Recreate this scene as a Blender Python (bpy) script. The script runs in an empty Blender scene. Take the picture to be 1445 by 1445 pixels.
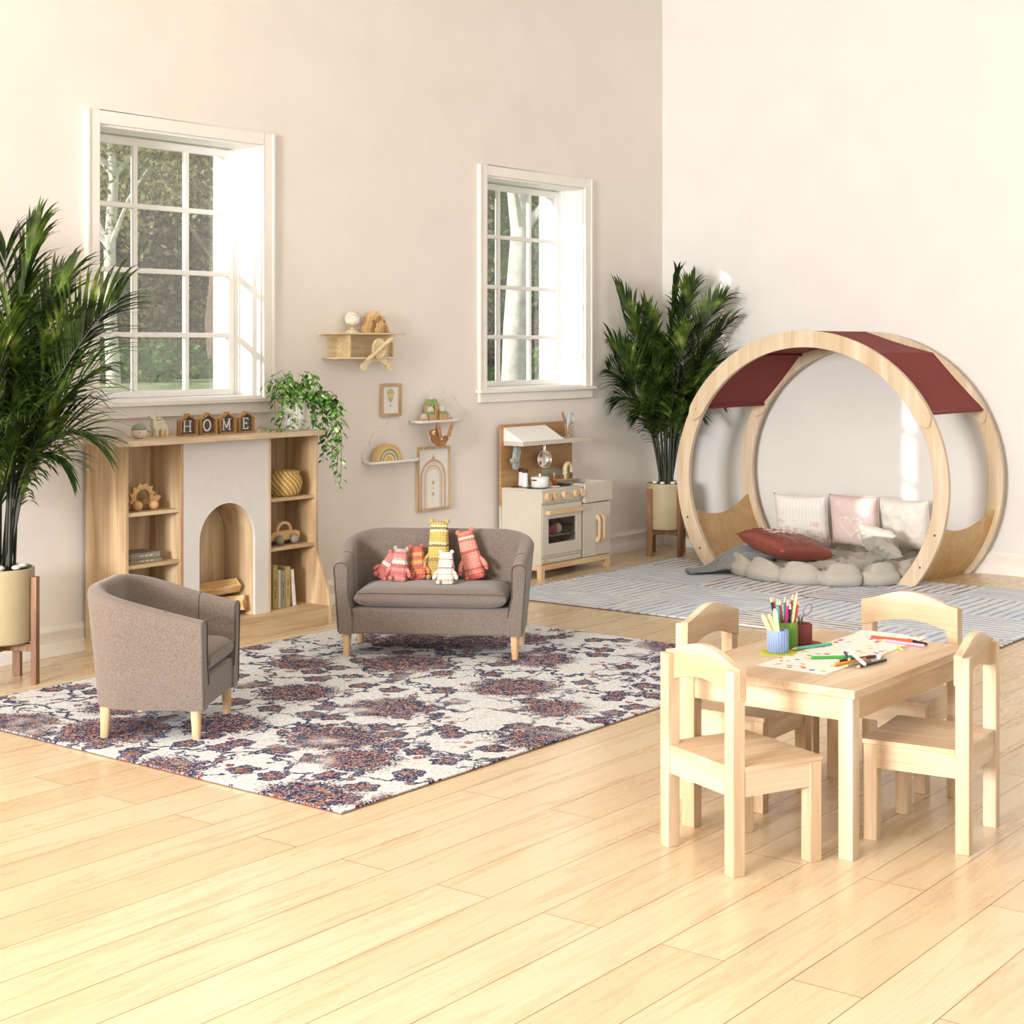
import bpy, bmesh, math, random
from mathutils import Vector, Matrix, noise as mn
PI = math.pi
SC = bpy.context.scene
COL = SC.collection
rnd = random.Random(7)

# ---------------------------------------------------------------- camera, world, lights, exposure
cam = bpy.data.cameras.new('camera'); cam_o = bpy.data.objects.new('camera', cam); COL.objects.link(cam_o)
cam_o.location = (0, 0, 1.5)
cam_o.rotation_euler = (PI/2, 0, -math.atan2(.7925, .61))
cam.sensor_width = 36; cam.lens = 2273/1445*36; cam.shift_y = -235.5/1445
cam.clip_start = .05; cam.clip_end = 200
SC.camera = cam_o
SC.view_settings.view_transform = 'Standard'; SC.view_settings.look = 'None'
SC.view_settings.exposure = -0.11; SC.view_settings.gamma = 1; SC.view_settings.use_curve_mapping = False
wd = bpy.data.worlds.new('sky'); SC.world = wd; wd.use_nodes = True
wd.node_tree.nodes['Background'].inputs[0].default_value = (.93, .97, 1, 1)
wd.node_tree.nodes['Background'].inputs[1].default_value = .6
def lamp(name, kind, loc, d, power, col=(1,1,1), **kw):
    l = bpy.data.lights.new(name, kind); o = bpy.data.objects.new(name, l); COL.objects.link(o)
    o.location = loc; o.rotation_euler = Vector(d).to_track_quat('-Z', 'Y').to_euler(); l.energy = power; l.color = col
    for k, v in kw.items(): setattr(l, k, v)
    return o
lamp('sun', 'SUN', (-10, 12, 8), (.885, -.41, -.25), 4.5, (1, .96, .9), angle=.012)
# assumed key lamp, free-standing left of the view
lamp('assumed_left_key', 'AREA', (-6.5, 2.8, 2.3), (1, .25, -.06), 1650, (1, .985, .98), shape='RECTANGLE', size=2.2, size_y=1.8)
# added fill lamp behind the camera, lifts the window wall
lamp('rear_fill', 'AREA', (2.0, -6.0, 2.2), (.6, 1, -.08), 170, (1, .985, .965), shape='RECTANGLE', size=5, size_y=2.2)

# ---------------------------------------------------------------- materials
def hx(h):
    h = h.lstrip('#'); r = []
    for i in (0, 2, 4):
        c = int(h[i:i+2], 16)/255
        r.append(c/12.92 if c <= .04045 else ((c+.055)/1.055)**2.4)
    return (*r, 1)
class G:
    def __init__(s, name):
        s.m = bpy.data.materials.new(name); s.m.use_nodes = True; s.t = s.m.node_tree; s.n = s.t.nodes
        s.p = s.n['Principled BSDF']; s.out = s.n['Material Output']
        s.tc = s.n.new('ShaderNodeTexCoord')
    def new(s, t, **kw):
        n = s.n.new('ShaderNode'+t)
        for k, v in kw.items():
            if k.startswith('i_'): n.inputs[k[2:]].default_value = v
            else: setattr(n, k, v)
        return n
    def ln(s, a, b): s.t.links.new(a, b)
    def val(s, x, sock):
        if hasattr(x, 'is_output'): s.ln(x, sock)
        else: sock.default_value = x
    def math(s, op, a, b=0, c=None):
        n = s.new('Math', operation=op); s.val(a, n.inputs[0]); s.val(b, n.inputs[1])
        if c is not None: s.val(c, n.inputs[2])
        return n.outputs[0]
    def mix(s, f, a, b, blend='MIX'):
        n = s.new('MixRGB', blend_type=blend); s.val(f, n.inputs[0]); s.val(a, n.inputs[1]); s.val(b, n.inputs[2]); return n.outputs[0]
    def map(s, scale=(1,1,1), loc=(0,0,0), rot=(0,0,0), src='Object'):
        n = s.new('Mapping'); n.inputs['Scale'].default_value = scale; n.inputs['Location'].default_value = loc; n.inputs['Rotation'].default_value = rot
        s.ln(s.tc.outputs[src], n.inputs[0]); return n.outputs[0]
    def noise(s, vec, scale, detail=3, rough=.5, dist=0):
        n = s.new('TexNoise'); s.ln(vec, n.inputs['Vector']); n.inputs['Scale'].default_value = scale
        n.inputs['Detail'].default_value = detail; n.inputs['Roughness'].default_value = rough; n.inputs['Distortion'].default_value = dist
        return n.outputs['Fac']
    def ramp(s, f, stops, interp='LINEAR'):
        n = s.new('ValToRGB'); s.ln(f, n.inputs[0]); r = n.color_ramp; r.interpolation = interp
        while len(r.elements) < len(stops): r.elements.new(.5)
        for e, (p, c) in zip(r.elements, stops):
            e.position = p; e.color = c if len(c) == 4 else (*c, 1)
        return n.outputs[0]
    def bump(s, h, st=.2, d=.01):
        n = s.new('Bump'); n.inputs['Strength'].default_value = st; n.inputs['Distance'].default_value = d
        s.ln(h, n.inputs['Height']); s.ln(n.outputs[0], s.p.inputs['Normal'])
    def base(s, c): s.val(c, s.p.inputs['Base Color'])
    def set(s, **kw):
        for k, v in kw.items(): s.val(v, s.p.inputs[k.replace('_', ' ')])
def plain(name, col, rough=.5, metal=0, var=.06, vs=20, bump=0, bs=200, **kw):
    g = G(name); c = hx(col); v = g.map()
    lo = tuple(x*(1-var) for x in c[:3])+(1,); hi = tuple(min(1, x*(1+var)) for x in c[:3])+(1,)
    g.base(g.ramp(g.noise(v, vs, 3), [(.3, lo), (.7, hi)])); g.set(Roughness=rough, Metallic=metal, **kw)
    if bump: g.bump(g.noise(v, bs, 2), bump, .003)
    return g.m
def wood(name, light, dark, axis='Z', s=1., rough=.45, contrast=1., knots=True):
    g = G(name); st = {'X': (.09, 1, 1), 'Y': (1, .09, 1), 'Z': (1, 1, .09)}[axis]
    v = g.map(tuple(a*s for a in st))
    n1 = g.noise(v, 9, 5, .55, 1.2); n2 = g.noise(g.map(tuple(a*s*(1 if a == 1 else .3) for a in st)), 120, 2, .6)
    L, D = hx(light), hx(dark)
    c = g.ramp(n1, [(.5-.2/contrast, D), (.5, tuple((a+b)/2 for a, b in zip(L, D))), (.5+.14/contrast, L)])
    c = g.mix(.22, c, g.ramp(n2, [(.35, (.55, .5, .45)), (.6, (1, 1, 1))]), 'MULTIPLY')
    g.base(c); g.set(Roughness=rough); g.bump(n2, .08, .001)
    return g.m
def fabric(name, col, col2, rough=.95, s=1.):
    g = G(name); v = g.map((s, s, s*.25)); n1 = g.noise(v, 620, 2, .6); n2 = g.noise(g.map(), 14, 3)
    c = g.ramp(n1, [(.3, hx(col2)), (.66, hx(col))])
    c = g.mix(.16, c, g.ramp(n2, [(.3, (.75, .75, .75)), (.7, (1, 1, 1))]), 'MULTIPLY')
    g.base(c); g.set(Roughness=rough); g.set(**{'Sheen_Weight': .3, 'Specular_IOR_Level': .15}); g.bump(g.noise(g.map(), 500, 2), .25, .002)
    return g.m
M = {}
M['wall'] = plain('wall_plaster', '#eae3da', .85, var=.025, vs=3, bump=.15, bs=18)
M['wall2'] = plain('wall_plaster_pale', '#e4e1dd', .85, var=.02, vs=3, bump=.1, bs=18)
M['ceil'] = plain('ceiling_paint', '#f7f5f2', .9, var=.01)
M['trim'] = plain('trim_paint', '#efeae1', .5, var=.02)
M['wtrim'] = plain('window_paint', '#f6f4f0', .45, var=.015)
M['oak'] = wood('light_oak', '#dcc49e', '#a9835a', 'Z', 1, .5)
M['oakx'] = wood('light_oak_horizontal', '#dcc49e', '#a9835a', 'X', 1, .5)
M['birch'] = wood('birch', '#e2cfb3', '#bf9c74', 'Z', .8, .45)
M['birchx'] = wood('birch_horizontal', '#e2cfb3', '#bf9c74', 'X', .8, .45)
M['birchy'] = wood('birch_crosswise', '#e2cfb3', '#bf9c74', 'Y', .8, .45)
M['ply'] = wood('birch_plywood', '#e2d1b7', '#c9ae88', 'Z', .9, .5, .8)
M['plyy'] = wood('bent_plywood', '#d9b684', '#bd9159', 'Y', .8, .5, .7)
M['walnut'] = wood('brown_wood', '#a67c5b', '#6b4631', 'Z', 1.5, .5)
M['walnutx'] = wood('brown_wood_horizontal', '#a67c5b', '#6b4631', 'X', 1.5, .5)
M['beech'] = wood('pale_beech', '#e6cba6', '#d3ab7e', 'Z', 1, .45)
M['beechx'] = wood('pale_beech_horizontal', '#e6cba6', '#d3ab7e', 'X', 1, .45)
M['toy'] = wood('toy_wood', '#e6c28c', '#cda066', 'X', 2, .45)
M['toyp'] = wood('toy_wood_pale', '#ecdcb8', '#d8bd8b', 'X', 2, .5)
M['honey'] = wood('honey_panel_wood', '#c39a69', '#a3774a', 'X', 1, .5)
M['sofa'] = fabric('grey_brown_upholstery', '#8b7e75', '#5d534c')
M['pipe'] = fabric('piping_cord', '#5e544e', '#463e39')
M['pot'] = plain('beige_pot_glaze', '#b3a381', .55, var=.03)
M['soil'] = plain('dark_soil', '#1b1512', 1, var=.4, vs=80, bump=.6)
M['pebble'] = plain('white_pebble', '#ece8e0', .6, bump=.2, bs=40)
M['cream'] = plain('cream_paint', '#cbc4b4', .5, var=.02)
M['white'] = plain('white_paint', '#f2f0ec', .4, var=.01)
M['grey_white'] = plain('pale_grey_panel', '#d9d5ce', .55, var=.02)
M['black'] = plain('black_paint', '#141313', .4)
M['darkgap'] = plain('dark_interior', '#6a5a4e', .8)
M['steel'] = plain('polished_steel', '#d8d2c6', .22, 1, var=.02)
M['darksteel'] = plain('dark_steel', '#3d4042', .35, .8)
M['maroon'] = plain('maroon_canvas', '#7f322c', .85, var=.07, vs=30, bump=.15, bs=600)
M['leaf'] = None
# ---------------------------------------------------------------- mesh helpers
ROOT = {}
class B:
    def __init__(s): s.v = []; s.f = []
    def add(s, vs, fs):
        k = len(s.v); s.v += [Vector(p) for p in vs]; s.f += [tuple(i+k for i in f) for f in fs]; return s
    def box(s, a, b, R=None):
        x0, y0, z0 = a; x1, y1, z1 = b
        vs = [Vector(p) for p in ((x0,y0,z0),(x1,y0,z0),(x1,y1,z0),(x0,y1,z0),(x0,y0,z1),(x1,y0,z1),(x1,y1,z1),(x0,y1,z1))]
        if R is not None: vs = [R @ p for p in vs]
        return s.add(vs, [(0,3,2,1),(4,5,6,7),(0,1,5,4),(1,2,6,5),(2,3,7,6),(3,0,4,7)])
    def cyl(s, p0, p1, r0, r1=None, n=16, cap=True):
        return s.tube([p0, p1], [r0, r0 if r1 is None else r1], n, cap)
    def tube(s, pts, rs, n=8, cap=True, flat=None):
        pts = [Vector(p) for p in pts]
        if not isinstance(rs, (list, tuple)): rs = [rs]*len(pts)
        k = len(s.v); up = None
        for i, p in enumerate(pts):
            d = (pts[min(i+1, len(pts)-1)]-pts[max(i-1, 0)]).normalized()
            if up is None:
                up = Vector((0, 0, 1)) if abs(d.z) < .9 else Vector((1, 0, 0))
            u = (up-d*up.dot(d)).normalized(); w = d.cross(u); up = u
            for j in range(n):
                a = 2*PI*j/n; s.v.append(p+(u*math.cos(a)*(flat or 1)+w*math.sin(a))*rs[i])
        for i in range(len(pts)-1):
            for j in range(n):
                a = k+i*n+j; b = k+i*n+(j+1) % n
                s.f.append((a, b, b+n, a+n))
        if cap:
            s.f.append(tuple(range(k+n-1, k-1, -1))); s.f.append(tuple(range(k+(len(pts)-1)*n, k+len(pts)*n)))
        return s
    def ring(s, pts, r, n=6):
        pts = [Vector(p) for p in pts]; m = len(pts); k = len(s.v); c = sum(pts, Vector())/m
        nrm = (pts[0]-c).cross(pts[m//4]-c).normalized()
        for i, p in enumerate(pts):
            d = (pts[(i+1) % m]-pts[i-1]).normalized(); u = nrm; w = d.cross(u)
            for j in range(n):
                a = 2*PI*j/n; s.v.append(p+(u*math.cos(a)+w*math.sin(a))*r)
        for i in range(m):
            for j in range(n):
                a = k+i*n+j; b = k+i*n+(j+1) % n; i2 = (i+1) % m
                s.f.append((a, b, k+i2*n+(j+1) % n, k+i2*n+j))
        return s
    def lathe(s, prof, c=(0,0,0), n=24, sx=1, sy=1):
        k = len(s.v); c = Vector(c); m = len(prof)
        for r, z in prof:
            for j in range(n):
                a = 2*PI*j/n; s.v.append(c+Vector((r*math.cos(a)*sx, r*math.sin(a)*sy, z)))
        for i in range(m-1):
            for j in range(n):
                a = k+i*n+j; b = k+i*n+(j+1) % n; s.f.append((a, b, b+n, a+n))
        if prof[0][0] > 1e-6: s.f.append(tuple(range(k+n-1, k-1, -1)))
        if prof[-1][0] > 1e-6: s.f.append(tuple(range(k+(m-1)*n, k+m*n)))
        return s
    def prism(s, poly, lo, hi, ax='Y'):
        """poly in the two remaining axes (XZ for Y, YZ for X, XY for Z)."""
        def P(a, b, t): return {'Y': (a, t, b), 'X': (t, a, b), 'Z': (a, b, t)}[ax]
        n = len(poly); vs = [P(a, b, lo) for a, b in poly]+[P(a, b, hi) for a, b in poly]
        fs = [tuple(range(n)), tuple(range(2*n-1, n-1, -1))]+[(i, i+n, (i+1) % n+n, (i+1) % n) for i in range(n)]
        return s.add(vs, fs)
    def ball(s, c, r, n=16, sc=(1,1,1), R=None):
        m = n//2; prof = []
        k = len(s.v); c = Vector(c)
        for i in range(m+1):
            t = PI*i/m
            for j in range(n):
                a = 2*PI*j/n; p = Vector((math.sin(t)*math.cos(a)*r*sc[0], math.sin(t)*math.sin(a)*r*sc[1], -math.cos(t)*r*sc[2]))
                s.v.append(c+(R @ p if R is not None else p))
        for i in range(m):
            for j in range(n):
                a = k+i*n+j; b = k+i*n+(j+1) % n; s.f.append((a, b, b+n, a+n))
        return s
    def grid(s, nu, nv, fn, closeu=False):
        k = len(s.v)
        for i in range(nu):
            for j in range(nv): s.v.append(Vector(fn(i, j)))
        for i in range(nu if closeu else nu-1):
            for j in range(nv-1):
                i2 = (i+1) % nu; s.f.append((k+i*nv+j, k+i2*nv+j, k+i2*nv+j+1, k+i*nv+j+1))
        return s
    def build(s, name, m, parent=None, smooth=False, bev=0, seg=2, world=True, sub=0, solid=0, auto=None):
        me = bpy.data.meshes.new(name); vs = s.v
        o = bpy.data.objects.new(name, me); COL.objects.link(o)
        if parent is not None:
            o.parent = parent; R = ROOT.get(parent.name, Matrix()); ROOT[o.name] = R
            if world:
                I = R.inverted(); vs = [I @ p for p in vs]
        me.from_pydata([tuple(p) for p in vs], [], s.f); me.validate()
        bm = bmesh.new(); bm.from_mesh(me); bmesh.ops.remove_doubles(bm, verts=bm.verts, dist=1e-6)
        bmesh.ops.recalc_face_normals(bm, faces=bm.faces); bm.to_mesh(me); bm.free()
        if m is not None: me.materials.append(m)
        if bev:
            d = o.modifiers.new('bevel', 'BEVEL'); d.width = bev; d.segments = seg; d.limit_method = 'ANGLE'; d.angle_limit = .6
        if solid:
            d = o.modifiers.new('thickness', 'SOLIDIFY'); d.thickness = solid; d.offset = 0
        if sub:
            d = o.modifiers.new('smooth', 'SUBSURF'); d.levels = sub; d.render_levels = sub
        if smooth or bev or sub:
            for p in me.polygons: p.use_smooth = True
            if (smooth or bev) and not sub:
                me.set_sharp_from_angle(angle=auto if auto else .7)
        return o
def tag(o, label=None, cat=None, group=None, kind=None):
    for k, v in (('label', label), ('category', cat), ('group', group), ('kind', kind)):
        if v: o[k] = v
    return o
def root(name, loc, rz, label=None, cat=None, group=None, kind=None):
    o = bpy.data.objects.new(name, None); COL.objects.link(o); o.empty_display_size = .05
    o.location = loc; o.rotation_euler = (0, 0, rz); ROOT[o.name] = Matrix.Translation(loc) @ Matrix.Rotation(rz, 4, 'Z')
    return tag(o, label, cat, group, kind)
def copy_tree(o, parent=None):
    c = o.copy(); COL.objects.link(c)
    if parent is not None: c.parent = parent
    for ch in o.children: copy_tree(ch, c)
    return c
def place(o, loc, rz=0, label=None, group=None, sc=None):
    o.location = loc; o.rotation_euler = (0, 0, rz)
    if sc: o.scale = (sc, sc, sc)
    if label: o['label'] = label
    if group: o['group'] = group
    return o
def arcpts(cx, cz, r, a0, a1, n): return [(cx+r*math.cos(a0+(a1-a0)*i/n), cz+r*math.sin(a0+(a1-a0)*i/n)) for i in range(n+1)]
def ss(a, b, t):
    t = max(0, min(1, (t-a)/(b-a))); return t*t*(3-2*t)

# ---------------------------------------------------------------- setting
g = G('plank_floor'); v = g.map((1, 1, 1), (0, -.154, 0))
br = g.new('TexBrick', offset=.37, offset_frequency=2, squash=1)
g.ln(v, br.inputs['Vector'])
for k, x in (('Scale', 1), ('Mortar Size', .0016), ('Mortar Smooth', .1), ('Bias', 0), ('Brick Width', 2.1), ('Row Height', .1829)): br.inputs[k].default_value = x
br.inputs['Color1'].default_value = hx('#d7bf9b'); br.inputs['Color2'].default_value = hx('#e1ceae'); br.inputs['Mortar'].default_value = hx('#8a6a48')
n1 = g.noise(g.map((.1, 1, 1)), 14, 6, .6, 1.5); n2 = g.noise(g.map((.04, 1, 1)), 90, 3, .6)
c = g.mix(.38, br.outputs['Color'], g.ramp(n1, [(.3, hx('#d6b48a')), (.52, (1, 1, 1)), (.75, (1, 1, 1))]), 'MULTIPLY')
c = g.mix(.25, c, g.ramp(n2, [(.35, (.72, .66, .58)), (.6, (1, 1, 1))]), 'MULTIPLY')
g.base(c); g.set(Roughness=g.ramp(n1, [(.3, (.3, .3, .3)), (.7, (.22, .22, .22))])); g.bump(br.outputs['Fac'], -.25, .002)
M['floor'] = g.m
tag(B().box((-9, -2, -.1), (10.75, 7.05-.15, 0)).build('floor', M['floor']), kind='structure')
tag(B().box((-9, -2, 4.2), (10.75, 6.9, 4.3)).build('ceiling', M['ceil']), kind='structure')
YO = 6.88
def wall_with_holes(name, holes, x0, x1, y0, y1, z0, z1):
    b = B(); xs = sorted([x0, x1]+[h[0] for h in holes]+[h[1] for h in holes])
    for a, c in zip(xs, xs[1:]):
        h = [q for q in holes if q[0] <= a+1e-6 and q[1] >= c-1e-6]
        if h:
            b.box((a, y0, z0), (c, y1, h[0][2])); b.box((a, y0, h[0][3]), (c, y1, z1))
        else: b.box((a, y0, z0), (c, y1, z1))
    return tag(b.build(name, M['wall']), kind='structure')
W1 = 5.073; WX = [W1, W1+3.082]; WW = 1.112; Z0, Z1 = 1.212, 2.6
wall_with_holes('wall_left', [(x, x+WW, Z0, Z1) for x in WX], -9, 10.3, 6.5, YO, 0, 4.2)
tag(B().box((10.3, -2, 0), (10.75, 6.5+.38, 4.2)).build('wall_right', M['wall2']), kind='structure')
g = G('window_glass'); tr = g.new('BsdfTransparent'); gl = g.new('BsdfGlossy'); gl.inputs['Roughness'].default_value = .02
df = g.new('BsdfTranslucent'); df.inputs[0].default_value = (.9, .88, .85, 1)  # pale haze mixed into the glass, imitates the bright room's washed-out reflection
mx = g.new('MixShader'); mx.inputs[0].default_value = .05; g.ln(tr.outputs[0], mx.inputs[1]); g.ln(df.outputs[0], mx.inputs[2])
mx2 = g.new('MixShader'); mx2.inputs[0].default_value = .07
g.ln(mx.outputs[0], mx2.inputs[1]); g.ln(gl.outputs[0], mx2.inputs[2]); g.ln(mx2.outputs[0], g.out.inputs[0])
M['glass'] = g.m
def window(name, x0):
    r = root(name, (x0+WW/2, 6.5, Z0), 0, kind='structure'); x1 = x0+WW
    b = B(); cw = .066; ya, yb = 6.478, 6.5
    b.box((x0-cw, ya, Z0), (x0, yb, Z1+cw)).box((x1, ya, Z0), (x1+cw, yb, Z1+cw)).box((x0, ya, Z1), (x1, yb, Z1+cw))
    b.box((x0-cw-.012, ya-.006, Z0), (x0-cw+.004, yb, Z1+cw)).box((x1+cw-.004, ya-.006, Z0), (x1+cw+.012, yb, Z1+cw))
    b.build('window_casing', M['trim'], r, bev=.002)
    b = B().box((x0-cw-.03, 6.45, Z0-.022), (x1+cw+.03, 6.5, Z0)); b.box((x0-cw-.01, 6.475, Z0-.082), (x1+cw+.01, 6.5, Z0-.022))
    b.build('window_sill', M['trim'], r, bev=.003)
    b = B(); t = .012
    b.box((x0, 6.5, Z0), (x1, YO, Z0+t)).box((x0, 6.5, Z1-t), (x1, YO, Z1)).box((x0, 6.5005, Z0+t), (x0+t, YO-.0005, Z1-t)).box((x1-t, 6.5005, Z0+t), (x1, YO-.0005, Z1-t))
    for q in (0, 1):
        for dx, y, ye in ((.022, 6.66, 6.676), (.03, 6.6765, 6.745)):
            b.box((x0+t if q == 0 else x1-dx, y, Z0+t), (x0+dx if q == 0 else x1-t, ye, Z1-t))
    b.build('window_frame', M['wtrim'], r)
    b = B(); a0, a1 = x0+.03, x1-.03; b0, b1 = Z0+.012, Z1-.02; sw = .04; ya, yb = 6.685, 6.725
    b.box((a0, ya, b0), (a0+sw, yb, b1)).box((a1-sw, ya, b0), (a1, yb, b1)).box((a0+sw, ya+.0015, b0+.0004), (a1-sw, yb-.0015, b0+.035)).box((a0+sw, ya+.0015, b1-sw), (a1-sw, yb-.0015, b1-.0004))
    cx = [x0+.397, x0+.397+.35]
    for x in cx: b.box((x-.014, ya+.006, b0), (x+.014, yb-.006, b1))
    for k in range(1, 4):
        z = 1.218+.3365*k; b.box((a0, ya+.003, z-.013), (a1, yb-.003, z+.013))
    b.build('sash', M['wtrim'], r, bev=.004)
    xs = [a0+sw, cx[0], cx[1], a1-sw]; zs = [b0+.035]+[1.218+.3365*k for k in range(1, 4)]+[b1-sw]
    for i in range(3):
        for j in range(4):
            B().box((xs[i], 6.703, zs[j]), (xs[i+1], 6.706, zs[j+1])).build('glass_pane', M['glass'], r)
for i, x in enumerate(WX): window('window_%d' % (i+1), x)
def baseboard(name, x0, y0, x1, y1, along):
    pr = [(0, 0), (.03, 0), (.03, .055), (.026, .062), (.022, .066), (.022, .105), (.026, .112), (.026, .122), (.012, .136), (.01, .146), (0, .148)]
    b = B()
    if along == 'X': b.prism([(6.5-a, z) for a, z in pr], x0, x1, 'X')
    else: b.prism([(10.3-a, z) for a, z in pr], y0, y1, 'Y')
    tag(b.build(name, M['trim'], bev=.0015), kind='structure')
baseboard('baseboard_left', -9, 0, 10.27, 0, 'X')
baseboard('baseboard_right', 0, -2, 0, 6.5, 'Y')

# ---------------------------------------------------------------- garden outside
g = G('grass'); n = g.noise(g.map((1, 1, 1)), 3, 5, .7); g.base(g.ramp(n, [(.3, hx('#5f7a3a')), (.5, hx('#b3c684')), (.7, hx('#eef0d8'))])); g.set(Roughness=.9)
M['grass'] = g.m
b = B(); NX, NY = 40, 30
def gz(x, y): return -.05+1.05*ss(7.5, 10.8, y)+.05*mn.noise(Vector((x*.5, y*.5, 0)))
b.grid(NX, NY, lambda i, j: (2+44*i/(NX-1), 6.9+34*j/(NY-1), gz(2+44*i/(NX-1), 6.9+34*j/(NY-1))))
lawn = tag(b.build('garden_ground', M['grass'], smooth=True), kind='structure')
def leafmat(name, stops, rough=.5, trans=.25, scale=6):
    g = G(name); n = g.noise(g.map(), scale, 3, .6); c = g.ramp(n, [(p, hx(h)) for p, h in stops]); g.base(c); g.set(Roughness=rough)
    t = g.new('BsdfTranslucent'); g.ln(c, t.inputs[0]); m = g.new('MixShader'); m.inputs[0].default_value = trans
    g.ln(g.p.outputs[0], m.inputs[1]); g.ln(t.outputs[0], m.inputs[2]); g.ln(m.outputs[0], g.out.inputs[0]); return g.m
M['tleaf'] = leafmat('tree_leaf', [(.3, '#6f7543'), (.55, '#b3b57e'), (.75, '#e2e0bd')], .5, .4, 3)
M['hleaf'] = leafmat('hedge_leaf', [(.3, '#53542f'), (.5, '#9c9866'), (.68, '#dedbb2')], .6, .3, 2)
M['bush'] = leafmat('bush_leaf', [(.3, '#39682a'), (.6, '#7db04f'), (.8, '#cfe39b')], .5, .3, 5)
M['bark'] = plain('pale_bark', '#f3ece0', .9, var=.25, vs=9, bump=.5, bs=30)
M['barkd'] = plain('brown_bark', '#7d6c5c', .95, var=.3, vs=9, bump=.5, bs=30)
def leaves(b, n, fn, size, r):
    for _ in range(n):
        p = Vector(fn()); d = Vector((r.uniform(-1, 1), r.uniform(-1, 1), r.uniform(-1, .4))).normalized(); u = d.orthogonal().normalized()
        u = (Matrix.Rotation(r.uniform(0, 6.3), 3, d) @ u); L = size*r.uniform(.6, 1.3); W = L*.32; w = d.cross(u)
        b.add([p, p+d*L*.5+u*W, p+d*L+w*L*.12, p+d*L*.5-u*W], [(0, 1, 2, 3)])
def tree(name, label, x, y, h, r0, crown, nl, bark, leafm, seed, group=None, lean=0, ls=.12, cz=0):
    r = random.Random(seed); z0 = gz(x, y)-.05; t = root(name, (x, y, z0), r.uniform(0, 6), label, 'tree', group)
    b = B(); pts = [Vector((x+lean*k/6+.05*r.uniform(-1, 1), y+.05*r.uniform(-1, 1), z0+h*k/6)) for k in range(7)]
    b.tube(pts, [r0*(1-.11*k) for k in range(7)], 10)
    tips = []
    for k in range(9):
        q = pts[2+k % 4]; a = r.uniform(0, 6.3); L = crown*r.uniform(.6, 1)
        e = [q, q+Vector((math.cos(a)*L*.4, math.sin(a)*L*.4, L*.5)), q+Vector((math.cos(a)*L*.8, math.sin(a)*L*.8, L*.8))]
        b.tube(e, [r0*.4, r0*.25, r0*.08], 6); tips += e[1:]
    b.build('trunk', bark, t, smooth=True)
    b = B(); cen = [p+Vector((r.uniform(-.5, .5), r.uniform(-.5, .5), r.uniform(-.4, .4)+cz)) for p in tips+pts[3:]]
    def fn():
        c = r.choice(cen); return c+Vector((r.gauss(0, .4), r.gauss(0, .4), r.gauss(0, .35)))*crown*.5
    leaves(b, nl, fn, ls, r); b.build('foliage', leafm, t); return t
def hedge(name, label, x0, y0, x1, y1, h, nl, seed, m, ls=.22, group='shrubbery belts behind the garden'):
    r = random.Random(seed); t = root(name, ((x0+x1)/2, (y0+y1)/2, .95), 0, label, 'hedge', group); b = B()
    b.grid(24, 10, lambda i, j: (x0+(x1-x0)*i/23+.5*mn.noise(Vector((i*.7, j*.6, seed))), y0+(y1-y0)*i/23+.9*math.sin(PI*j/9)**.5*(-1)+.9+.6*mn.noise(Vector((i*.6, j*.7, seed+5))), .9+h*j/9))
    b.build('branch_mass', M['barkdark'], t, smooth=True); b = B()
    def fn():
        u = r.random(); v = r.random(); return (x0+(x1-x0)*u+r.gauss(0, .3), y0+(y1-y0)*u-.3+r.gauss(0, .5), .95+h*1.08*v)
    leaves(b, nl, fn, ls, r); b.build('foliage', m, t)
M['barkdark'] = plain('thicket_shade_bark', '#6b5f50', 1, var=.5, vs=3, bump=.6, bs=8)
hedge('hedge', 'tall leafy thicket at the far side of the lawn, seen through the left window', 13, 24, 27, 20, 4.6, 30000, 3, M['hleaf'], .14)
hedge('hedge', 'tall leafy thicket beyond the pale trunk, seen through the right window', 26, 20, 40, 22, 7, 12000, 9, M['hleaf'], .2)
tree('birch_tree', 'slim pale birch trunk behind the left column of panes of the left window', 12.57, 15.8, 5.2, .09, 1.6, 4500, M['bark'], M['tleaf'], 1, lean=-.1, cz=.4, ls=.085)
tree('leafy_tree', 'brown-trunked leafy tree behind the right column of panes of the left window', 17.2, 19.1, 5.4, .17, 2.0, 6500, M['barkd'], M['tleaf'], 2, lean=.2, cz=.5, ls=.085)
tree('leafy_tree', 'leafy tree in the middle of the left window, in front of the thicket', 15.6, 20.3, 5.4, .1, 1.7, 6000, M['barkd'], M['tleaf'], 12, lean=.1, cz=.6, ls=.085)
tree('plane_tree', 'thick sunlit white trunk close behind the middle panes of the right window', 12.95, 9.95, 5.6, .135, 1.1, 1400, M['bark'], M['tleaf'], 5, lean=.05, ls=.09, cz=1.2)
tree('leafy_tree', 'dark leafy tree at the right edge of the right window view', 21.6, 16.4, 5.2, .16, 1.7, 5200, M['barkd'], M['bush'], 6, cz=-.4, ls=.14)
tree('leafy_tree', 'leafy tree behind the left panes of the right window', 19.6, 16.6, 5, .14, 1.5, 2600, M['barkd'], M['tleaf'], 16, cz=.3)
def bush(label, x, y, w, h, n, seed, ls=.12):
    r = random.Random(seed); z0 = gz(x, y); t = root('bush', (x, y, z0), 0, label, 'bush', 'low bushes on the lawn'); b = B()
    for k in range(12): b.tube([(x, y, z0-.03), (x+r.uniform(-w, w)*.4, y+r.uniform(-w, w)*.4, z0+h*.6), (x+r.uniform(-w, w)*.7, y+r.uniform(-w, w)*.6, z0+h)], [.02, .012, .005], 5)
    b.build('stem', M['barkd'], t); b = B()
    def fn():
        a = r.uniform(0, 6.3); q = r.random()**.5; return (x+math.cos(a)*q*w, y+math.sin(a)*q*w*.7, z0+h*(1-q*q)*r.random()**.6+.02)
    leaves(b, n, fn, ls, r); b.build('foliage', M['bush'], t)
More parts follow.
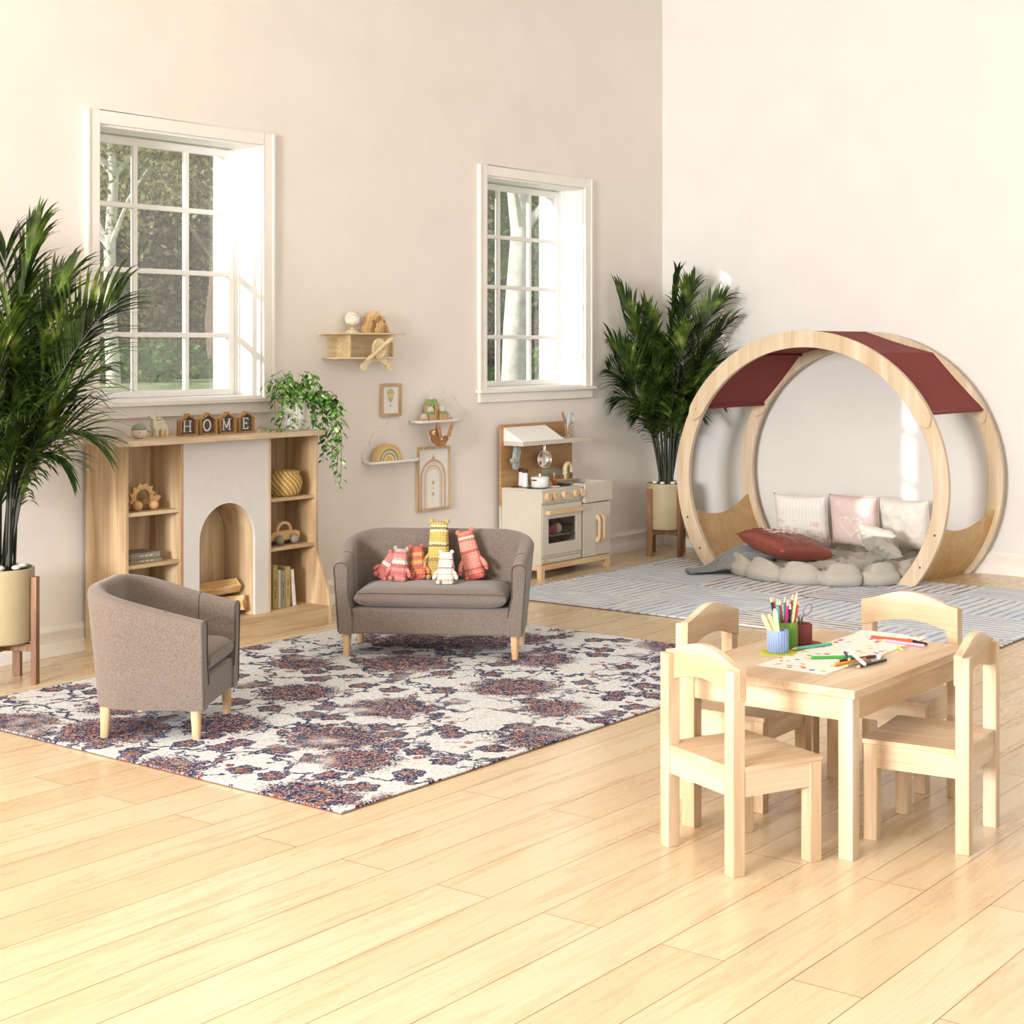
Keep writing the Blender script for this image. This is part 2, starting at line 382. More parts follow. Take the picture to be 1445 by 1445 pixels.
bush('bright green bush on the lawn behind the middle panes of the left window', 15.6, 18.5, 1.0, .62, 1500, 4)
bush('pale green bush beside the birch trunk behind the left window', 13.6, 17.2, .9, .5, 900, 5)
bush('small green bush at the foot of the brown tree behind the left window', 17.4, 18.6, .6, .4, 700, 6)
bush('small green bush right of the white trunk behind the right window', 15.3, 11.3, .45, .5, 800, 7)
bush('small green bush left of the white trunk behind the right window', 14.9, 12.2, .45, .45, 800, 8)
# ---------------------------------------------------------------- rugs
def floral():
    g = G('floral_rug_pile'); v0 = g.map()
    nz = g.new('TexNoise'); g.ln(v0, nz.inputs['Vector']); nz.inputs['Scale'].default_value = 14; nz.inputs['Detail'].default_value = 3
    def warp(amt, src):
        a = g.new('VectorMath', operation='SUBTRACT'); g.ln(nz.outputs['Color'], a.inputs[0]); a.inputs[1].default_value = (.5, .5, .5)
        b = g.new('VectorMath', operation='SCALE'); g.ln(a.outputs[0], b.inputs[0]); b.inputs['Scale'].default_value = amt
        c = g.new('VectorMath', operation='ADD'); g.ln(src, c.inputs[0]); g.ln(b.outputs[0], c.inputs[1]); return c.outputs[0]
    vb = warp(.05, v0)
    def vor(vec, scale, feat='F1', rnd_=1.):
        n = g.new('TexVoronoi', feature=feat); g.ln(vec, n.inputs['Vector']); n.inputs['Scale'].default_value = scale; n.inputs['Randomness'].default_value = rnd_; n.voronoi_dimensions = '2D'; return n
    def petals(vn, scale, count, depth):
        d = g.new('VectorMath', operation='SUBTRACT'); sc_ = g.new('VectorMath', operation='SCALE'); g.ln(vec_src[0], sc_.inputs[0]); sc_.inputs['Scale'].default_value = 1
        g.ln(sc_.outputs[0], d.inputs[0]); g.ln(vn.outputs['Position'], d.inputs[1])
        s = g.new('SeparateXYZ'); g.ln(d.outputs[0], s.inputs[0])
        a = g.math('ARCTAN2', s.outputs[1], s.outputs[0]); return g.math('MULTIPLY', g.math('COSINE', g.math('MULTIPLY', a, count)), depth)
    vec_src = [vb]
    speck = g.noise(v0, 125, 2, .85); fade = g.noise(v0, 2.6, 3, .6)
    big = vor(vb, 1.75, rnd_=.75); small = vor(vb, 5.2, rnd_=.9); tiny = vor(vb, 9, rnd_=1)
    pb = petals(big, 1, 11, .022); ps = petals(small, 1, 5, .035)
    def lt(x, th, soft=.02):
        x = g.math('ADD', x, g.math('MULTIPLY', g.math('SUBTRACT', speck, .5), .12 if soft > .015 else .02))
        return g.math('SMOOTH_MIN', 1, g.math('MAXIMUM', 0, g.math('DIVIDE', g.math('SUBTRACT', th, x), soft)), .001)
    db = g.math('ADD', big.outputs['Distance'], pb); dsm = g.math('ADD', small.outputs['Distance'], ps)
    bz = g.new('SeparateXYZ'); g.ln(big.outputs['Color'], bz.inputs[0]); isb = lt(g.math('ADD', db, g.math('MULTIPLY', g.math('SUBTRACT', speck, .5), .5)), g.math('ADD', .24, g.math('MULTIPLY', bz.outputs[0], .16))); iss = g.math('MULTIPLY', lt(dsm, .31), g.math('GREATER_THAN', g.math('FRACT', g.math('MULTIPLY', small.outputs['Color'], 1)), .35))
    ist = g.math('MULTIPLY', lt(tiny.outputs['Distance'], .17), g.math('GREATER_THAN', tiny.outputs['Color'], .55))
    ed = vor(warp(.25, v0), 2.3, 'DISTANCE_TO_EDGE'); ed2 = vor(warp(.2, v0), 4.4, 'DISTANCE_TO_EDGE')
    vine = g.math('MAXIMUM', lt(ed.outputs['Distance'], .04, .01), g.math('MULTIPLY', lt(ed2.outputs['Distance'], .035, .01), g.math('GREATER_THAN', g.noise(v0, 3.3), .5)))
    base = g.ramp(speck, [(.38, hx('#b0b6bc')), (.48, hx('#dadcde')), (.68, hx('#eceded'))])
    navy = g.ramp(speck, [(.42, hx('#262c4c')), (.55, hx('#464d70')), (.62, hx('#c9c5c2'))])
    rust = g.ramp(speck, [(.42, hx('#3a3350')), (.47, hx('#8f5a4c')), (.56, hx('#b57e6c')), (.62, hx('#d8cdc4'))])
    ringp = g.math('SINE', g.math('MULTIPLY', db, 46)); rsel = g.math('GREATER_THAN', g.math('ADD', ringp, g.math('MULTIPLY', g.math('SUBTRACT', g.noise(v0, 60, 2, .8), .5), 10)), .25)
    bigc = g.mix(rsel, navy, rust)
    sm_sel = g.math('GREATER_THAN', g.math('ADD', g.math('SUBTRACT', .13, small.outputs['Distance']), g.math('MULTIPLY', g.math('SUBTRACT', g.noise(v0, 70, 2, .8), .5), .8)), 0)
    smc = g.mix(sm_sel, navy, rust)
    keep = g.math('GREATER_THAN', g.math('ADD', fade, g.math('MULTIPLY', speck, .75)), .72)
    c = g.mix(g.math('MULTIPLY', vine, keep), base, navy)
    c = g.mix(g.math('MULTIPLY', ist, keep), c, rust)
    c = g.mix(g.math('MULTIPLY', iss, keep), c, smc)
    c = g.mix(g.math('MULTIPLY', isb, keep), c, bigc)
    g.base(c); g.set(Roughness=1.); g.set(**{'Specular_IOR_Level': .05}); g.bump(speck, .5, .004); return g.m
def hatch():
    g = G('striped_rug_pile'); v0 = g.map(); s = g.new('SeparateXYZ'); g.ln(v0, s.inputs[0]); x, y = s.outputs[0], s.outputs[1]
    w = g.math('MULTIPLY', g.math('SUBTRACT', g.noise(v0, 7, 2), .5), .012)
    def stripe(a, along, f):
        ph = g.math('SINE', g.math('MULTIPLY', g.math('ADD', a, w), f)); st = (1.2, 22, 1) if along == 'x' else (22, 1.2, 1)
        br = g.noise(g.map(st), 3.2, 2, .6); return g.math('MULTIPLY', g.math('GREATER_THAN', ph, .25), g.math('GREATER_THAN', br, .46))
    sx = stripe(y, 'x', 98); sy = stripe(x, 'y', 98)
    n = g.noise(v0, 1.0, 0); bx = g.math('FLOOR', g.math('DIVIDE', x, .62)); by = g.math('FLOOR', g.math('DIVIDE', y, .74))
    chk = g.math('GREATER_THAN', g.math('MODULO', g.math('ADD', g.math('ADD', bx, by), 40), 2), .5)
    st = g.mix(chk, sx, sy); cs = g.new('CombineXYZ'); g.ln(bx, cs.inputs[0]); g.ln(by, cs.inputs[1])
    wn = g.new('TexWhiteNoise', noise_dimensions='2D'); g.ln(cs.outputs[0], wn.inputs['Vector'])
    tone = g.math('GREATER_THAN', g.math('ADD', g.math('MULTIPLY', wn.outputs['Value'], .7), g.math('MULTIPLY', g.noise(v0, 3.5, 2), .6)), .68)
    sp = g.noise(v0, 230, 2, .8)
    line = g.mix(tone, g.ramp(sp, [(.42, hx('#8195b8')), (.6, hx('#b4c3d8'))]), g.ramp(sp, [(.42, hx('#6f3f3a')), (.6, hx('#a97f78'))]))
    base = g.ramp(sp, [(.35, hx('#c6ced6')), (.5, hx('#e6e9eb')), (.7, hx('#f6f5f2'))])
    tint = g.mix(g.ramp(g.noise(v0, 1.6, 2), [(.42, (0, 0, 0)), (.6, (.4, .4, .4))]), base, hx('#c6d3e4'))
    g.base(g.mix(g.math('MULTIPLY', st, .85), tint, line)); g.set(Roughness=1.); g.set(**{'Specular_IOR_Level': .05}); g.bump(sp, .4, .004); return g.m
M['rug1'] = floral(); M['rug2'] = hatch(); M['jute'] = plain('rug_backing', '#8a6c4e', .9)
def rug(label, x0, y0, x1, y1, m):
    r = root('rug', ((x0+x1)/2, (y0+y1)/2, 0), 0, label, 'rug')
    B().box((x0, y0, 0), (x1, y1, .003)).build('backing', M['jute'], r); B().box((x0+.004, y0+.004, .003), (x1-.004, y1-.004, .012)).build('pile', m, r, bev=.003)
rug('cream rug with navy and rust flowers, under the armchair and the loveseat', 3.74, 3.567, 6.86, 5.885, M['rug1'])
rug('pale blue-grey rug with broken rust and blue stripes, under the round play nook', 7.545, 2.94, 9.64, 5.98, M['rug2'])

# ---------------------------------------------------------------- tub armchair and loveseat
def tub(name, label, cat, loc, rz, W, zb=.112):
    r = root(name, loc, rz, label, cat); xf, xb, T, rc = .215, -.235, .068, .15; hw = W/2; inv = ROOT[r.name]
    path = [(xf, -hw, 0)]; n1 = 10
    for i in range(1, n1): path.append((xf+(xb+rc-xf)*i/n1, -hw, 0))
    for i in range(9): a = -PI/2-PI/2*i/8; path.append((xb+rc+rc*math.cos(a), -hw+rc+rc*math.sin(a), 0))
    nb = 8
    for i in range(1, nb): path.append((xb, -hw+rc+(W-2*rc)*i/nb, 0))
    path += [(x, -y, 0) for x, y, _ in reversed(path[:n1+9])]
    L = [0]
    for a, b in zip(path, path[1:]): L.append(L[-1]+math.hypot(b[0]-a[0], b[1]-a[1]))
    def H(i):
        x, y, _ = path[i]; return .452+.118*ss(xf-.02, xb+.06, x)**.9 if x > xb+.001 else .57
    def H(i):
        x = path[i][0]; t = (xf-x)/(xf-xb); return .452+.118*(t**1.15 if t < 1 else 1)
    nrm = []
    for i in range(len(path)):
        a = path[max(i-1, 0)]; b = path[min(i+1, len(path)-1)]; d = Vector((b[0]-a[0], b[1]-a[1], 0)).normalized(); nrm.append(Vector((d.y, -d.x, 0)))
    nrm = [-k if k.dot(Vector((path[i][0]-0, path[i][1], 0))) < 0 else k for i, k in enumerate(nrm)]
    def prof(h, t):
        z0 = zb; e = .018; lean = .022+.02*t
        out = [(0, z0), (.002, z0+.012)]
        for k in range(1, 6): z = z0+(h-.03-z0)*k/5; out.append((lean*k/5*1., z))
        c = lean-T/2
        for k in range(1, 8): a = PI*k/8; out.append((c+T/2*math.cos(a), h-.03+.03*math.sin(a)))
        out += [(lean-T, h-.03), (lean-T, .3), (-T, .2), (-T, z0)]
        return out
    P = []
    for i, (x, y, _) in enumerate(path):
        t = ss(.1, -.2, x); pr = prof(H(i), t)
        P.append([inv @ (Vector((x, y, 0))+nrm[i]*o+Vector((0, 0, z))) for o, z in pr])
    b = B(); m = len(P[0]); b.grid(len(P), m, lambda i, j: P[i][j])
    k = len(b.v); b.add(P[0], [tuple(range(m))]); b.add(P[-1], [tuple(range(m-1, -1, -1))])
    b.build('back_and_arms', M['sofa'], r, bev=.007, seg=3)
    for q in (0, -1):
        c = B(); off = (inv.to_3x3() @ Vector((.001, 0, 0))); c.tube([p+off for p in P[q][1:-1]], .0028, 6); c.build('piping', M['pipe'], r, smooth=True)
        c = B(); i = 5 if q == 0 else len(P)-6; nn = inv.to_3x3() @ nrm[i]
        c.tube([p+(p-P[i][10]).normalized()*.0006 for p in P[i][9:-1]], .0022, 6); c.build('piping', M['pipe'], r, smooth=True)
    def w(v): return [inv @ Vector(p) for p in v]
    iw = hw-T+.01
    def lbox(a, c): 
        q = B().box(a, c); q.v = w(q.v); return q
    lbox((xb+.05, -iw, zb), (xf-.008, iw, .232)).build('front_panel', M['sofa'], r, bev=.01, seg=3)
    # cushion: rounded slab with a crown and rounded rear corners
    c = B(); cw = iw-.014; cx0, cx1 = xb+T-.015, xf+.004; NXc, NYc = 14, 18
    def top(i, j, s):
        u = math.sin(PI/2*(-1+2*i/(NXc-1))); v = math.sin(PI/2*(-1+2*j/(NYc-1)))
        k = (1-abs(u)**9)**.5*(1-abs(v)**14)**.5 if abs(u) < 1 and abs(v) < 1 else 0
        x = (cx0+cx1)/2+(cx1-cx0)/2*u; y = cw*v*(1-.07*max(0, -u)**4)
        zt = .236+.045+(.045+.012*(1-u*u)*(1-v*v))*k if s > 0 else .281-.045*k
        return inv @ Vector((x, y, zt))
    c.grid(NXc, NYc, lambda i, j: top(i, j, 1)); c.grid(NXc, NYc, lambda i, j: top(i, j, -1))
    c.build('seat_cushion', M['sofa'], r, smooth=True, auto=1.6)
    s = B(); s.tube(w([(cx1+.001, -cw*.97, .306)]+[(cx1+.0025-.003*abs(k/4)**6, cw*k/4*.985, .309) for k in range(-3, 4)]+[(cx1+.001, cw*.97, .306)]), .0022, 5)
    s.build('cushion_seam', M['pipe'], r, smooth=True)
    for sx in (1, -1):
        for sy in (1, -1):
            l = B(); x, y = sx*.178, sy*(hw-.033); l.tube(w([(x, y, 0), (x, y, .002), (x-.003*sx, y-.002*sy, zb+.004)]), [.0145, .016, .0215], 16); l.build('leg', M['beech'], r, smooth=True)
    return r
tub('armchair', 'grey-brown upholstered tub armchair on short wooden legs, standing alone at the left', 'armchair', (4.18, 4.92, .012), math.radians(-57.5), .5)
tub('loveseat', 'grey-brown upholstered two-seat tub sofa with knitted dolls on it', 'sofa', (5.99, 5.08, .012), math.radians(212.4), .875)

# ---------------------------------------------------------------- knitted dolls
def knit(name, stops):
    g = G(name); s = g.new('SeparateXYZ'); g.ln(g.tc.outputs['Object'], s.inputs[0]); x, y, z = s.outputs
    an = g.math('ADD', g.math('MULTIPLY', y, 1), g.math('MULTIPLY', x, .35))
    zig = g.math('MULTIPLY', g.math('ABSOLUTE', g.math('SINE', g.math('MULTIPLY', an, 240))), .0045)
    zz = g.math('ADD', z, zig); zn = g.math('ADD', g.math('MULTIPLY', g.math('SUBTRACT', g.noise(g.map(), 40), .5), .01), zz)
    c = g.ramp(g.math('DIVIDE', zn, .3), [(p, hx(h)) for p, h in stops], 'CONSTANT')
    row = g.math('ABSOLUTE', g.math('SINE', g.math('MULTIPLY', zz, 230))); colm = g.math('ABSOLUTE', g.math('SINE', g.math('MULTIPLY', an, 240)))
    h = g.math('MULTIPLY', row, colm); c = g.mix(g.math('MULTIPLY', g.math('LESS_THAN', h, .2), .7), c, g.mix(.6, c, (.05, .02, .01, 1)))
    c = g.mix(g.math('MULTIPLY', g.noise(g.map(), 160), .22), c, (1, .93, .85, 1)); g.base(c); g.set(Roughness=1.); g.bump(h, .7, .004); return g.m
def doll(label, loc, rz, tilt, h, w, d, mat, arm=.11, back=-.12, side=1):
    r = root('knitted_doll', loc, rz, label, 'doll', 'knitted dolls on the loveseat')
    # tilt leans the figure sideways; back leans it towards the backrest
    R = Matrix.Rotation(tilt, 3, 'X') @ Matrix.Rotation(back, 3, 'Y'); I = ROOT[r.name]
    def bld(b, name):
        b.v = [Vector(p) for p in b.v]; o = b.build(name, mat, r, smooth=True, world=False, auto=2); o.rotation_euler = R.to_euler(); return o
    b = B(); prof = [(.02, 0), (.75, .004), (.97, .025), (1, .07), (.97, .25), (.9, .5), (.82, .72), (.78, .88), (.7, .965), (.5, .99), (0, 1)]
    n = 24
    def pt(i, j):
        q, z = prof[i]; a = 2*PI*j/(n-1); ca, sa = math.cos(a), math.sin(a); e = .75
        return (d/2*q*abs(ca)**e*(1 if ca > 0 else -1), w/2*q*abs(sa)**e*(1 if sa > 0 else -1), z*h)
    b.grid(len(prof), n, pt); bld(b, 'body')
    for s in (-1, 1):
        e = B().ball((0, s*w*.33, h*1.0), w*.125, 12, (.7, 1, 1)); bld(e, 'ear')
    for s in (-1, 1):
        a = B().tube([(d*.1, s*w*.38, h*.45), (d*.25, s*w*.55, h*.33), (d*.38, s*w*.64, h*.2), (d*.42, s*w*.66, h*.14)], [w*.07, w*.11, w*.12, w*.06], 10); bld(a, 'arm')
        f = B().ball((d*.62, s*w*.36, .013), .015, 12, (1.1, .9, .85)); bld(f, 'foot')
KS = {
 'grey': [(0, '#d1706a'), (.1, '#c9474b'), (.17, '#d9837c'), (.23, '#c14447'), (.29, '#e8e0d8'), (.34, '#b7aca2'), (.38, '#dc7a70'), (.45, '#c8494b'), (.49, '#b3a79c'), (.62, '#a69b90'), (.7, '#e08a86')],
 'orange': [(0, '#c2321f'), (.1, '#d8791f'), (.18, '#b92c1e'), (.26, '#d39a2a'), (.33, '#cc4a1f'), (.4, '#e0a032'), (.46, '#c43a20'), (.7, '#d98a20')],
 'must': [(0, '#b59a2a'), (.3, '#8f7420'), (.36, '#cbb23c'), (.55, '#5a4420'), (.58, '#e3dcaa'), (.62, '#c9ae35'), (.78, '#e6dda6'), (.83, '#6a4a22'), (.86, '#e6d98f'), (.9, '#c2a636')],
 'white': [(0, '#efe6d8'), (.06, '#b98b6f'), (.075, '#efe8dc'), (.16, '#d9a58a'), (.175, '#f0eade'), (.26, '#7b4632'), (.28, '#f1ebe0'), (.4, '#a27a62'), (.415, '#efe9de')],
 'coral': [(0, '#d84a34'), (.1, '#e7877a'), (.16, '#cf3226'), (.2, '#e98a76'), (.36, '#e5907e'), (.46, '#c82820'), (.5, '#e98f7d'), (.66, '#cf3a2c'), (.69, '#efd6c4'), (.73, '#d24534'), (.76, '#e3705c')],
 'pink': [(0, '#d5605c'), (.16, '#c64a4c'), (.24, '#efdfd6'), (.3, '#d8716b'), (.4, '#de6e64'), (.5, '#e08378')]}
KM = {k: knit('knit_wool_'+k, v) for k, v in KS.items()}
fa = math.radians(212.4); sz = .012+.337
doll('tallest knitted doll, mustard yellow with cream and brown stripes', (6.075, 5.135, sz-.005), fa, 0, .285, .115, .085, KM['must'])
doll('tall coral red knitted doll leaning to the left at the right end of the dolls', (6.19, 4.985, sz-.005), fa, math.radians(15), .245, .105, .08, KM['coral'])
doll('smallest knitted doll, cream white with thin brown stripes, in front of the mustard one', (5.965, 4.995, sz-.003), fa, 0, .155, .085, .062, KM['white'])
doll('orange and dark red striped knitted doll behind and beside the grey and pink one', (6.01, 5.205, sz-.005), fa, math.radians(6), .165, .088, .07, KM['orange'])
doll('knitted doll with grey head and pink, red and white stripes', (5.9, 5.245, sz-.003), fa, math.radians(-5), .16, .088, .065, KM['grey'])
doll('pink striped knitted doll slumped to the side, leftmost of the dolls', (5.915, 5.375, sz-.003), fa, math.radians(-30), .14, .075, .058, KM['pink'])

# ---------------------------------------------------------------- children's table and chairs
t = root('activity_table', (4.732, 2.358, 0), 0, 'low rectangular pale wooden table covered with pencils and a long drawing', 'table')
x0, x1, y0, y1 = 4.295, 5.169, 2.056, 2.66
B().box((x0, y0, .473), (x1, y1, .5)).build('tabletop', M['birchx'], t, bev=.003)
a, c = .012, .046
for sx in (0, 1):
    for sy in (0, 1):
        lx = x0+a if sx == 0 else x1-a-c; ly = y0+a if sy == 0 else y1-a-c
        B().box((lx, ly, 0), (lx+c, ly+c, .473)).build('leg', M['birch'], t, bev=.002)
for yy in (y0+a+.004, y1-a-.024): B().box((x0+a+c, yy, .405), (x1-a-c, yy+.02, .473)).build('apron', M['birchx'], t)
for xx in (x0+a+.004, x1-a-.024): B().box((xx, y0+a+c, .405), (xx+.02, y1-a-c, .473)).build('apron', M['birchy'], t)
def kchair():
    r = root('childrens_chair', (0, 0, 0), 0, 'x', 'chair', "children's chairs around the activity table"); W, D, c = .36, .32, .042; h = .585
    for s in (-1, 1):
        y = s*(W/2-c/2)
        B().box((-D/2, y-c/2, 0), (-D/2+c, y+c/2, h-.006)).build('rear_leg', M['birch'], r, bev=.002)
        B().box((D/2-c, y-c/2, 0), (D/2, y+c/2, .292)).build('front_leg', M['birch'], r, bev=.002)
        B().box((-D/2+c, y-.011+s*.008, .222), (D/2-c, y+.011+s*.008, .292)).build('side_rail', M['birchx'], r)
    B().box((D/2-.03, -W/2+c, .222), (D/2-.008, W/2-c, .292)).build('front_rail', M['birchy'], r)
    B().box((-D/2+.008, -W/2+c, .222), (-D/2+.03, W/2-c, .292)).build('back_rail', M['birchy'], r)
    b = B(); b.prism([(-D/2+c, -W/2), (D/2+.004, -W/2), (D/2+.004, W/2), (-D/2+c, W/2), (-D/2+c, W/2-c), (-D/2+.006, W/2-c), (-D/2+.006, -W/2+c), (-D/2+c, -W/2+c)], .292, .307, 'Z')
    b.build('seat', M['birchx'], r, bev=.002)
    pts = [((W/2+.0008)*(1-2*k/16), .585+.042*math.sin(PI*k/16)**1.5) for k in range(17)]; low = [((W/2+.0008)*(-1+2*k/16), .495+.034*math.sin(PI*k/16)**1.3) for k in range(17)]
    poly = pts+low; B().prism(poly, -D/2+.02, -D/2+.046, 'X').build('backrest', M['birchy'], r, bev=.0015)
    return r
kc = kchair()
G4 = "children's chairs around the activity table"
place(kc, (4.185, 2.372, 0), math.radians(-23), 'pale wooden chair turned at an angle at the near left end of the table')
place(copy_tree(kc), (4.745, 2.672, 0), math.radians(-88), 'pale wooden chair pushed in at the far left long side of the table')
place(copy_tree(kc), (5.258, 2.365, 0), PI, 'pale wooden chair at the far right end of the table, its backrest facing the camera')
place(copy_tree(kc), (4.722, 2.0, 0), math.radians(97), 'pale wooden chair at the near right side of the table, its back seen edge-on')

# ---------------------------------------------------------------- things on the table
M['paper'] = plain('drawing_paper', '#f1ede6', .85, var=.01)
def doodles():
    g = G('doodled_paper'); v = g.map(); n = g.new('TexVoronoi'); g.ln(v, n.inputs['Vector']); n.inputs['Scale'].default_value = 24; n.voronoi_dimensions = '2D'
    wv = g.noise(v, 60, 3, .7, 1); s = g.new('SeparateXYZ'); g.ln(n.outputs['Color'], s.inputs[0])
    hue = g.ramp(s.outputs[0], [(.0, hx('#e8d23a')), (.2, hx('#ee8a2c')), (.35, hx('#d33a8c')), (.5, hx('#7ab648')), (.62, hx('#2f8fc4')), (.74, hx('#e6c93a')), (.86, hx('#8a4db0')), (.95, hx('#c0432c'))], 'CONSTANT')
    reg = g.math('GREATER_THAN', g.noise(v, 7, 1), .5); ln = g.math('LESS_THAN', g.math('ADD', n.outputs['Distance'], g.math('MULTIPLY', wv, .9)), .68); sel = g.math('GREATER_THAN', s.outputs[1], .25)
    m = g.math('MULTIPLY', g.math('MULTIPLY', reg, ln), sel)
    g.base(g.mix(m, hx('#f1ede6'), hue)); g.set(Roughness=.85); return g.m
p = root('drawing', (4.83, 2.34, .5), 0, 'long strip of white paper with colourful doodles lying on the table', 'drawing')
b = B(); nx = 20
def pz(u): return .5012+.004*ss(.9, 1, u)
b.grid(nx, 2, lambda i, j: (4.447+.758*i/(nx-1), 2.226+.234*j, pz(i/(nx-1)))); b.build('sheet', doodles(), p, solid=.0012)
def colour(name, h, rough=.4): return plain(name, h, rough, var=.03)
M['tip'] = plain('sharpened_wood', '#e8cf9f', .7)
PC = {}
def pencil(col, label, p0, p1, r=.0048, grp=None, tip=True, lead=None, name='coloured_pencil', cat='pencil'):
    """p0 = blunt end, p1 = point"""
    p0, p1 = Vector(p0), Vector(p1); d = (p1-p0).normalized(); m = PC.setdefault(col, colour('lacquer_'+col.strip('#'), col, .35))
    t = root(name, p0, 0, label, cat, grp); k = .022 if tip else .001
    B().cyl(p0, p1-d*k, r, n=6).build('barrel', m, t)
    if tip: B().cyl(p1-d*k, p1-d*.005, r, r*.28, 8).build('sharpened_tip', M['tip'], t, smooth=True); B().cyl(p1-d*.005, p1, r*.28, .0003, 8).build('lead', m, t, smooth=True)
    return t
# cups
def cup(label, x, y, rr, h, m, z=.5):
    t = root('pencil_cup', (x, y, z), 0, label, 'cup')
    b = B(); n = 48; prof = [(rr-.004, .006), (rr-.004, h), (rr, h), (rr, h-.003), (rr, .002), (rr-.002, 0), (0, 0)]
    k = 0; b.lathe([(0, .006)]+prof, (x, y, z), n)
    for q in range(24):
        a = 2*PI*q/24; b.cyl((x+rr*math.cos(a), y+rr*math.sin(a), z+.002), (x+rr*math.cos(a), y+rr*math.sin(a), z+h-.002), .0022, n=6)
    b.build('ribbed_body', m, t, smooth=True, auto=.9); return t
cb, cg, cr = (4.675, 2.508), (4.762, 2.525), (4.858, 2.522)
M['cblue'] = plain('powder_blue_ceramic', '#8fa6d0', .6, var=.06); M['cgreen'] = plain('leaf_green_ceramic', '#6f9436', .6, var=.08); M['cred'] = plain('brick_red_ceramic', '#8b4340', .6, var=.08)
tag(B().prism([(cb[0]+.058*math.cos(a*PI/16)*(1+.1*math.sin(a*1.3)), cb[1]+.058*math.sin(a*PI/16)) for a in range(32)], .5001, .503, 'Z').build('felt_coaster', plain('lime_felt', '#b9c23a', .95), bev=0), 'lime green felt coaster under the blue cup', 'coaster')
tag(B().prism([(cr[0]+.012+.055*math.cos(a*PI/16), cr[1]-.012+.055*math.sin(a*PI/16)) for a in range(32)], .5001, .503, 'Z').build('felt_coaster', plain('red_felt', '#9c4a38', .95)), 'rust red felt coaster under the red cup', 'coaster')
cup('light blue ribbed cup holding flat wooden sticks', *cb, .0325, .072, M['cblue'], .5032)
cup('green ribbed cup full of coloured pencils', *cg, .036, .088, M['cgreen'], .5)
cup('brick red ribbed cup holding scissors', *cr, .037, .066, M['cred'], .5032)
RX, RY = .61, -.793       # picture-right direction on the plan
def off(c, s, f=0): return (c[0]+RX*s+.79*f, c[1]+RY*s+.61*f)
GP = 'coloured pencils standing in the green cup'
for col, lab, s0, s1, f, top in (('#2a2544', 'dark violet pencil leaning far left out of the green cup', -.02, -.052, 0, .674),
    ('#e4675a', 'coral red pencil leaning left out of the green cup', -.018, -.042, .012, .674), ('#3aa6b8', 'turquoise pencil left of the brown one in the green cup', -.012, -.03, -.004, .668),
    ('#7b3f22', 'brown pencil leaning slightly left in the green cup', -.006, -.024, -.012, .667), ('#e0249a', 'magenta pencil upright in the middle of the green cup', -.008, .004, -.018, .666),
    ('#0e2c1c', 'dark green pencil upright beside the magenta one', .008, .012, -.016, .654), ('#5bb59b', 'mint green pencil at the back of the green cup', 0, .0, .018, .672),
    ('#a5673a', 'light brown pencil leaning right in the green cup', .004, .024, .004, .682), ('#ead6a2', 'tallest natural wood pencil leaning right in the green cup', .01, .035, -.012, .69), ('#d9541f', 'orange pencil leaning furthest right out of the green cup', .014, .044, .0, .665)):
    a = off(cg, s0*.8, f*.8); b = off(cg, s1, f); pencil(col, lab, (a[0], a[1], .509), (b[0], b[1], top), .0045, GP, lead=1)
M['stick'] = plain('craft_stick_wood', '#e9cf95', .7, var=.05)
for i, (s0, s1, f, top, lab) in enumerate(((.0, -.03, .0, .625, 'flat craft stick leaning left in the blue cup'), (.008, -.012, -.008, .645, 'tallest flat craft stick, right one in the blue cup'), (-.006, -.045, .008, .618, 'short craft stick leaning furthest left in the blue cup'), (-.012, -.026, .012, .612, 'pale craft stick at the back of the blue cup'), (.004, -.052, -.004, .626, 'rounded craft stick spread wide left over the rim of the blue cup'))):
    a = off(cb, s0*.5, f); b = off(cb, s1, f); bb = B(); bb.tube([(a[0], a[1], .512), ((a[0]*.1+b[0]*.9), (a[1]*.1+b[1]*.9), .512*.1+top*.9), (b[0], b[1], top)], [.0085, .0085, .004], 8, flat=.25)
    tag(bb.build('craft_stick', M['stick'], smooth=True), lab, 'stick', 'flat sticks in the blue cup')
s = root('scissors', (cr[0], cr[1], .512), 0, 'closed scissors with lilac handles standing in the red cup', 'scissors')
M['lilac'] = plain('lilac_plastic', '#8d86a6', .4)
for q in (-1, 1):
    a = off(cr, -q*.004); b = off(cr, q*.006); B().tube([(a[0], a[1], .51), (b[0], b[1], .592)], [.003, .005], 6, flat=.4).build('blade', M['steel'], s)
    ctr = off(cr, q*.024); pts = []
    for k in range(20):
        an = 2*PI*k/20; u = .0115*math.cos(an); v = .021*math.sin(an); u2 = u*math.cos(-q*.5)-v*math.sin(-q*.5); v2 = u*math.sin(-q*.5)+v*math.cos(-q*.5)
        e = (ctr[0]+RX*u2, ctr[1]+RY*u2, .615+v2); pts.append(e)
    h = B(); h.ring(pts, .0024, 6); c0 = off(cr, q*.014); h.tube([(b[0], b[1], .588), (c0[0], c0[1], .597)], .003, 6); h.build('handle', M['lilac'], s, smooth=True)
zp = .5072
GT = 'coloured pencils lying on the table'
